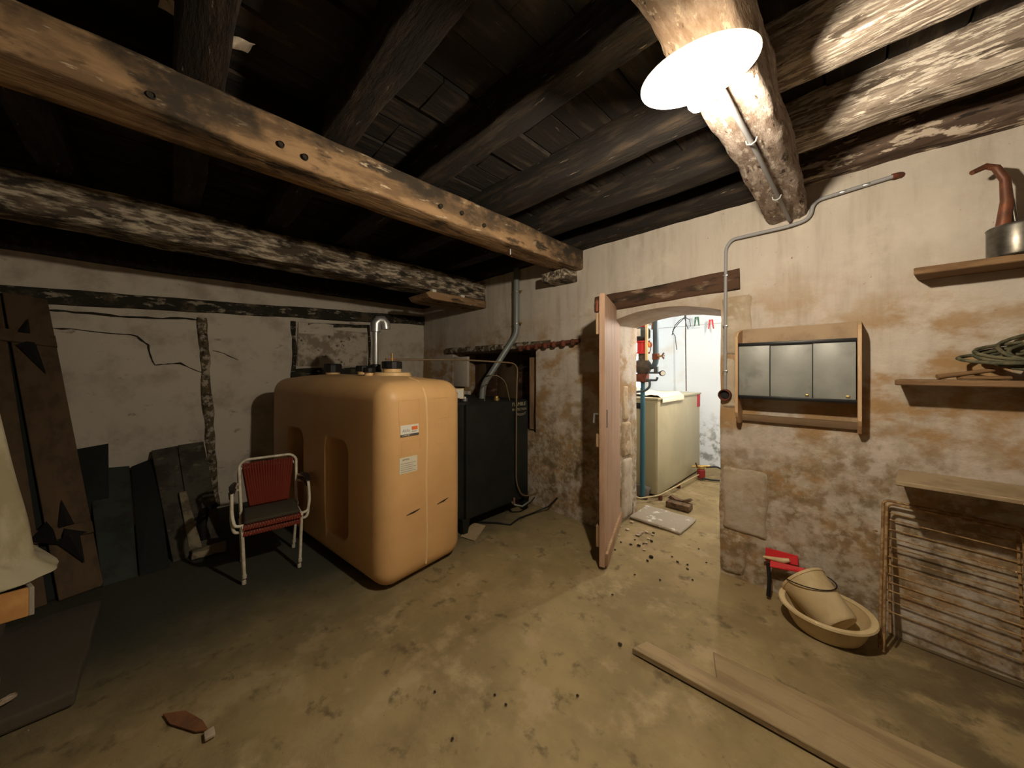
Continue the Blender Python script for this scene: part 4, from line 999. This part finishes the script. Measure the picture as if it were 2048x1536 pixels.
tube('cable', [(PX + .10, PY - .05, 1.85), (PX + .12, PY - .05, 1.80), (PX + .115, PY - .05, 1.74), (PX + .10, PY - .05, 1.70)], .004, 'black_plastic', t, 6)
lathe('orange_cap', [(0, 0), (.03, 0), (.03, .02), (0, .03)], 'orange_ink', t, (PX + .085, PY - .02, 1.80), (1, -.3, 0), 14)
# glowing window pane in a frame on the end wall
wn = thing('window_1', (-2.85, RY, 1.2), 'bright daylit window behind the red pump', 'window')
wn['kind'] = 'structure'; del wn['category']
box('pane', (-3.05, RY - .035, 1.17), (-2.66, RY - .03, 2.28), 'day_pane', wn, 0)
for lo, hi in (((-3.10, RY - .05, 1.12), (-3.05, RY, 2.33)), ((-2.66, RY - .05, 1.12), (-2.61, RY, 2.33)), ((-3.10, RY - .05, 1.12), (-2.61, RY, 1.17)), ((-3.10, RY - .05, 2.28), (-2.61, RY, 2.33))):
    box('frame', lo, hi, 'porcelain', wn)
# clothes line with pegs
t = thing('clothes_line', (-1.6, 5.6, 1.9), 'thin clothes line strung across the boiler room', 'line')
LYc = 5.55
tube('line', [(-3.4, LYc, 2.195), (-1.6, LYc, 2.18), (.5, LYc, 2.195)], .004, 'conduit', t, 5)
def peg(x_, z_, m, lab, rot):
    p = thing('clothes_peg', (x_, LYc, z_), lab, 'peg', 'pegs on the clothes line')
    for s in (-1, 1):
        hexa('prong', [(x_ + s * .026, LYc - .012, z_ - .075), (x_ + s * .036, LYc - .012, z_ - .075), (x_ + s * .036, LYc + .012, z_ - .075), (x_ + s * .026, LYc + .012, z_ - .075)],
             [(x_ + s * .004, LYc - .014, z_ + .06), (x_ + s * .024, LYc - .014, z_ + .06), (x_ + s * .024, LYc + .014, z_ + .06), (x_ + s * .004, LYc + .014, z_ + .06)], m, p, .002)
    tube('spring', [(x_ - .016, LYc - .016, z_ + .02), (x_ + .016, LYc - .016, z_ + .02)], .006, 'galv', p, 6)
peg(-1.66, 2.245, 'peg_green', 'dark green clothes peg on the line', 0)
peg(-1.47, 2.185, 'peg_red', 'bright red clothes peg on the line', 0)
tag(tube('dangling_rope', [(-1.78, LYc - .1, 2.65), (-1.785, LYc - .1, 2.0), (-1.775, LYc - .1, 1.20)], .008, 'cast', None, 6), 'dark cord hanging straight down in front of the white wall', 'cord')
t = thing('wire_bundle', (-1.85, 4.9, 2.1), 'black looped wires dangling beneath the boiler room ceiling', 'wire')
wy = 4.75; wx = -1.565
tube('wire', [(wx, wy, 2.65), (wx, wy, 2.20), (wx - .06, wy, 2.17), (wx - .12, wy, 2.11), (wx - .155, wy, 2.02), (wx - .12, wy, 1.96), (wx - .10, wy, 1.78)], .005, 'black_plastic', t, 6)
tube('wire', [(wx + .005, wy, 2.20), (wx + .06, wy, 2.16), (wx + .07, wy, 2.08), (wx + .04, wy, 2.04), (wx + .02, wy, 2.10), (wx, wy, 2.19)], .005, 'black_plastic', t, 6)
tube('wire', [(wx, wy + .01, 2.20), (wx - .08, wy + .01, 2.13), (wx - .14, wy + .01, 2.06), (wx - .165, wy + .01, 1.98)], .005, 'black_plastic', t, 6)
# things on the floor of the doorway
tag(rough_block('floor_slab', (-1.62, 3.30, 0), (-1.12, 3.72, .028), 'slab', amp=.012, cuts=4), 'limy broken concrete slab lying in the doorway', 'slab')
t = thing('wooden_block', (-1.36, 3.99, 0), 'dark wooden block with a curved wedge on top near the boiler', 'block')
box('block', (-1.475, 3.87, .004), (-1.235, 4.0, .065), 'brick_wood', t, .006)
b = bmesh.new()
prf = [(-.13, .07), (-.10, .105), (-.05, .078), (.02, .075), (.09, .108), (.12, .10), (.08, .068), (-.08, .066)]
A = [b.verts.new((-1.36 + u, 3.97, z)) for u, z in prf]; B = [b.verts.new((-1.36 + u, 4.03, z)) for u, z in prf]; n = len(prf)
for k in range(n): b.faces.new((A[k], A[(k + 1) % n], B[(k + 1) % n], B[k]))
b.faces.new(A[::-1]); b.faces.new(B); link('wedge', tomesh(b), 'brick_wood', t)
t = thing('oil_pipe', (-1.55, 4.3, 0), 'thin cream pipe on stubs running along the boiler foot', 'pipe')
tube('pipe', [(-2.02, 3.80, .22), (-1.93, 3.76, .24), (-1.80, 3.74, .10), (-1.73, 3.76, .055), (-1.60, 4.0, .06), (-1.52, 5.15, .07)], .009, 'yellow_tube', t, 8, fil=.06)
for y_ in (4.02, 4.6): box('stub', (-1.615, y_, 0), (-1.575, y_ + .03, .055), 'rust', t)
t = thing('oil_filter', (-1.5, 5.22, 0), 'red filter bowl with brass fittings at the boiler corner', 'filter')
lathe('bowl', [(0, .02), (.04, .02), (.05, .03), (.05, .13), (.03, .15), (0, .15)], 'dark_red', t, (-1.5, 5.2, 0), seg=16)
cyl('cap', (-1.5, 5.2, .15), (-1.5, 5.2, .19), .045, 'brass', t, 12)
tube('tap', [(-1.60, 5.15, .17), (-1.40, 5.22, .20)], .014, 'brass', t, 8)
tube('tap', [(-1.52, 5.12, .17), (-1.54, 5.10, .24)], .010, 'rust', t, 8)
tube('hose', [(-1.45, 5.24, .17), (-1.32, 5.32, .19), (-1.22, 5.30, .12), (-1.24, 5.24, .03), (-1.38, 5.20, .02), (-1.48, 5.16, .03)], .012, 'black_plastic', t, 8, fil=.08)
tag(rough_block('dark_lump', (-1.98, 3.93, 0), (-1.70, 4.04, .14), 'rubble', amp=.03, cuts=2, bev=.03), 'dark lump on the floor under the blue pipe', 'lump')

# ================================================================== DEBRIS ON THE FLOOR
gd = 'dark crumbs scattered in the doorway'
rr = random.Random(11)
spots = [(1307, 1067, .022), (1303, 1083, .02), (1302, 1115, .026), (1295, 1122, .018), (1344, 1114, .014), (1355, 1124, .016), (1375, 1130, .014), (1375, 1138, .015), (1413, 1126, .012), (1242, 1085, .015), (1262, 1090, .02), (1270, 1080, .016), (1278, 1092, .022), (1287, 1088, .014), (1240, 1290, .018), (1385, 1160, .012), (1320, 1160, .012), (1225, 1190, .012), (1230, 1100, .014), (990, 1390, .010), (870, 1385, .010), (1398, 1098, .012), (1270, 1150, .012), (1012, 1410, .010), (905, 1478, .010), (1155, 1392, .010)]
for i, (qx, qy, r) in enumerate(spots):
    r *= .62
    u = (qx - 1024) / 685.; tt = 1.5 * 685 / (qy - 742); X_ = (-1 + u) * tt * .70711; Y_ = (1 + u) * tt * .70711
    b = bmesh.new(); bmesh.ops.create_icosphere(b, subdivisions=1, radius=r)
    for v in b.verts: v.co = V3((v.co.x * 1.2, v.co.y, v.co.z * .5)) + nvec(v.co * 40 + V3((i, 2, 3)), 1) * r * .4
    b.transform(Matrix.Translation((X_, Y_, r * .42)))
    tag(link('debris_crumb', tomesh(b), 'debris'), 'small black crumb of debris on the concrete floor', 'debris', gd)
gb = 'pale plaster crumbs at the door foot'
for i in range(14):
    X_, Y_ = rr.uniform(-1.60, -1.15), rr.uniform(2.75, 3.35); r = rr.uniform(.010, .022)
    b = bmesh.new(); bmesh.ops.create_icosphere(b, subdivisions=1, radius=r)
    for v in b.verts: v.co = V3((v.co.x * 1.2, v.co.y, v.co.z * .5)) + nvec(v.co * 40 + V3((i, 7, 3)), 1) * r * .4
    b.transform(Matrix.Translation((X_, Y_, r * .42)))
    tag(link('plaster_crumb', tomesh(b), 'rubble_pale'), 'pale crumb of fallen plaster on the doorway floor', 'debris', gb)

# ================================================================== SMALL SCRAPS
b = bmesh.new(); q = [(-2.13, -.02), (-2.05, .0), (-1.93, .075), (-1.90, .115), (-1.97, .10), (-2.08, .05)]
A = [b.verts.new((x_, y_, .003)) for x_, y_ in q]; B = [b.verts.new((x_, y_, .008)) for x_, y_ in q]; n = len(q)
for k in range(n): b.faces.new((A[k], A[(k + 1) % n], B[(k + 1) % n], B[k]))
b.faces.new(A[::-1]); b.faces.new(B)
tag(link('orange_scrap', tomesh(b), 'rusty_scrap'), 'flat orange scrap lying on the dark floor at lower left', 'scrap')
tag(rough_block('white_chip', (-1.895, .10, .002), (-1.85, .135, .018), 'rubble_pale', amp=.006, cuts=1, bev=.004), 'white chip beside the orange scrap on the floor', 'chip')
b = bmesh.new(); rows = []
for k in range(14):
    f = k / 13; c = V3((-1.78 + .10 * math.sin(f * 3), -.02 + .26 * f, 2.855 - .10 * math.sin(PI * f) - .02 * f))
    ww = .045 * (1 - .6 * f) + .02 * noise.noise(V3((f * 6, 1, 1)))
    rows.append([b.verts.new(c + V3((u_ * ww, .01 * u_, .014 * math.cos(u_ * 2 + f * 5)))) for u_ in (-1, -.4, .3, 1)])
for P_, Q_ in zip(rows, rows[1:]):
    for k in range(3): b.faces.new((P_[k], P_[k + 1], Q_[k + 1], Q_[k]))
ge = bmesh.ops.extrude_face_region(b, geom=b.faces[:]); bmesh.ops.translate(b, vec=(0, 0, .003), verts=[v for v in ge['geom'] if isinstance(v, bmesh.types.BMVert)])
tag(sm_angle(link('hanging_rag', tomesh(b), 'grimy'), 1.0), 'dusty torn strip hanging from the ceiling boards at upper left', 'rag')
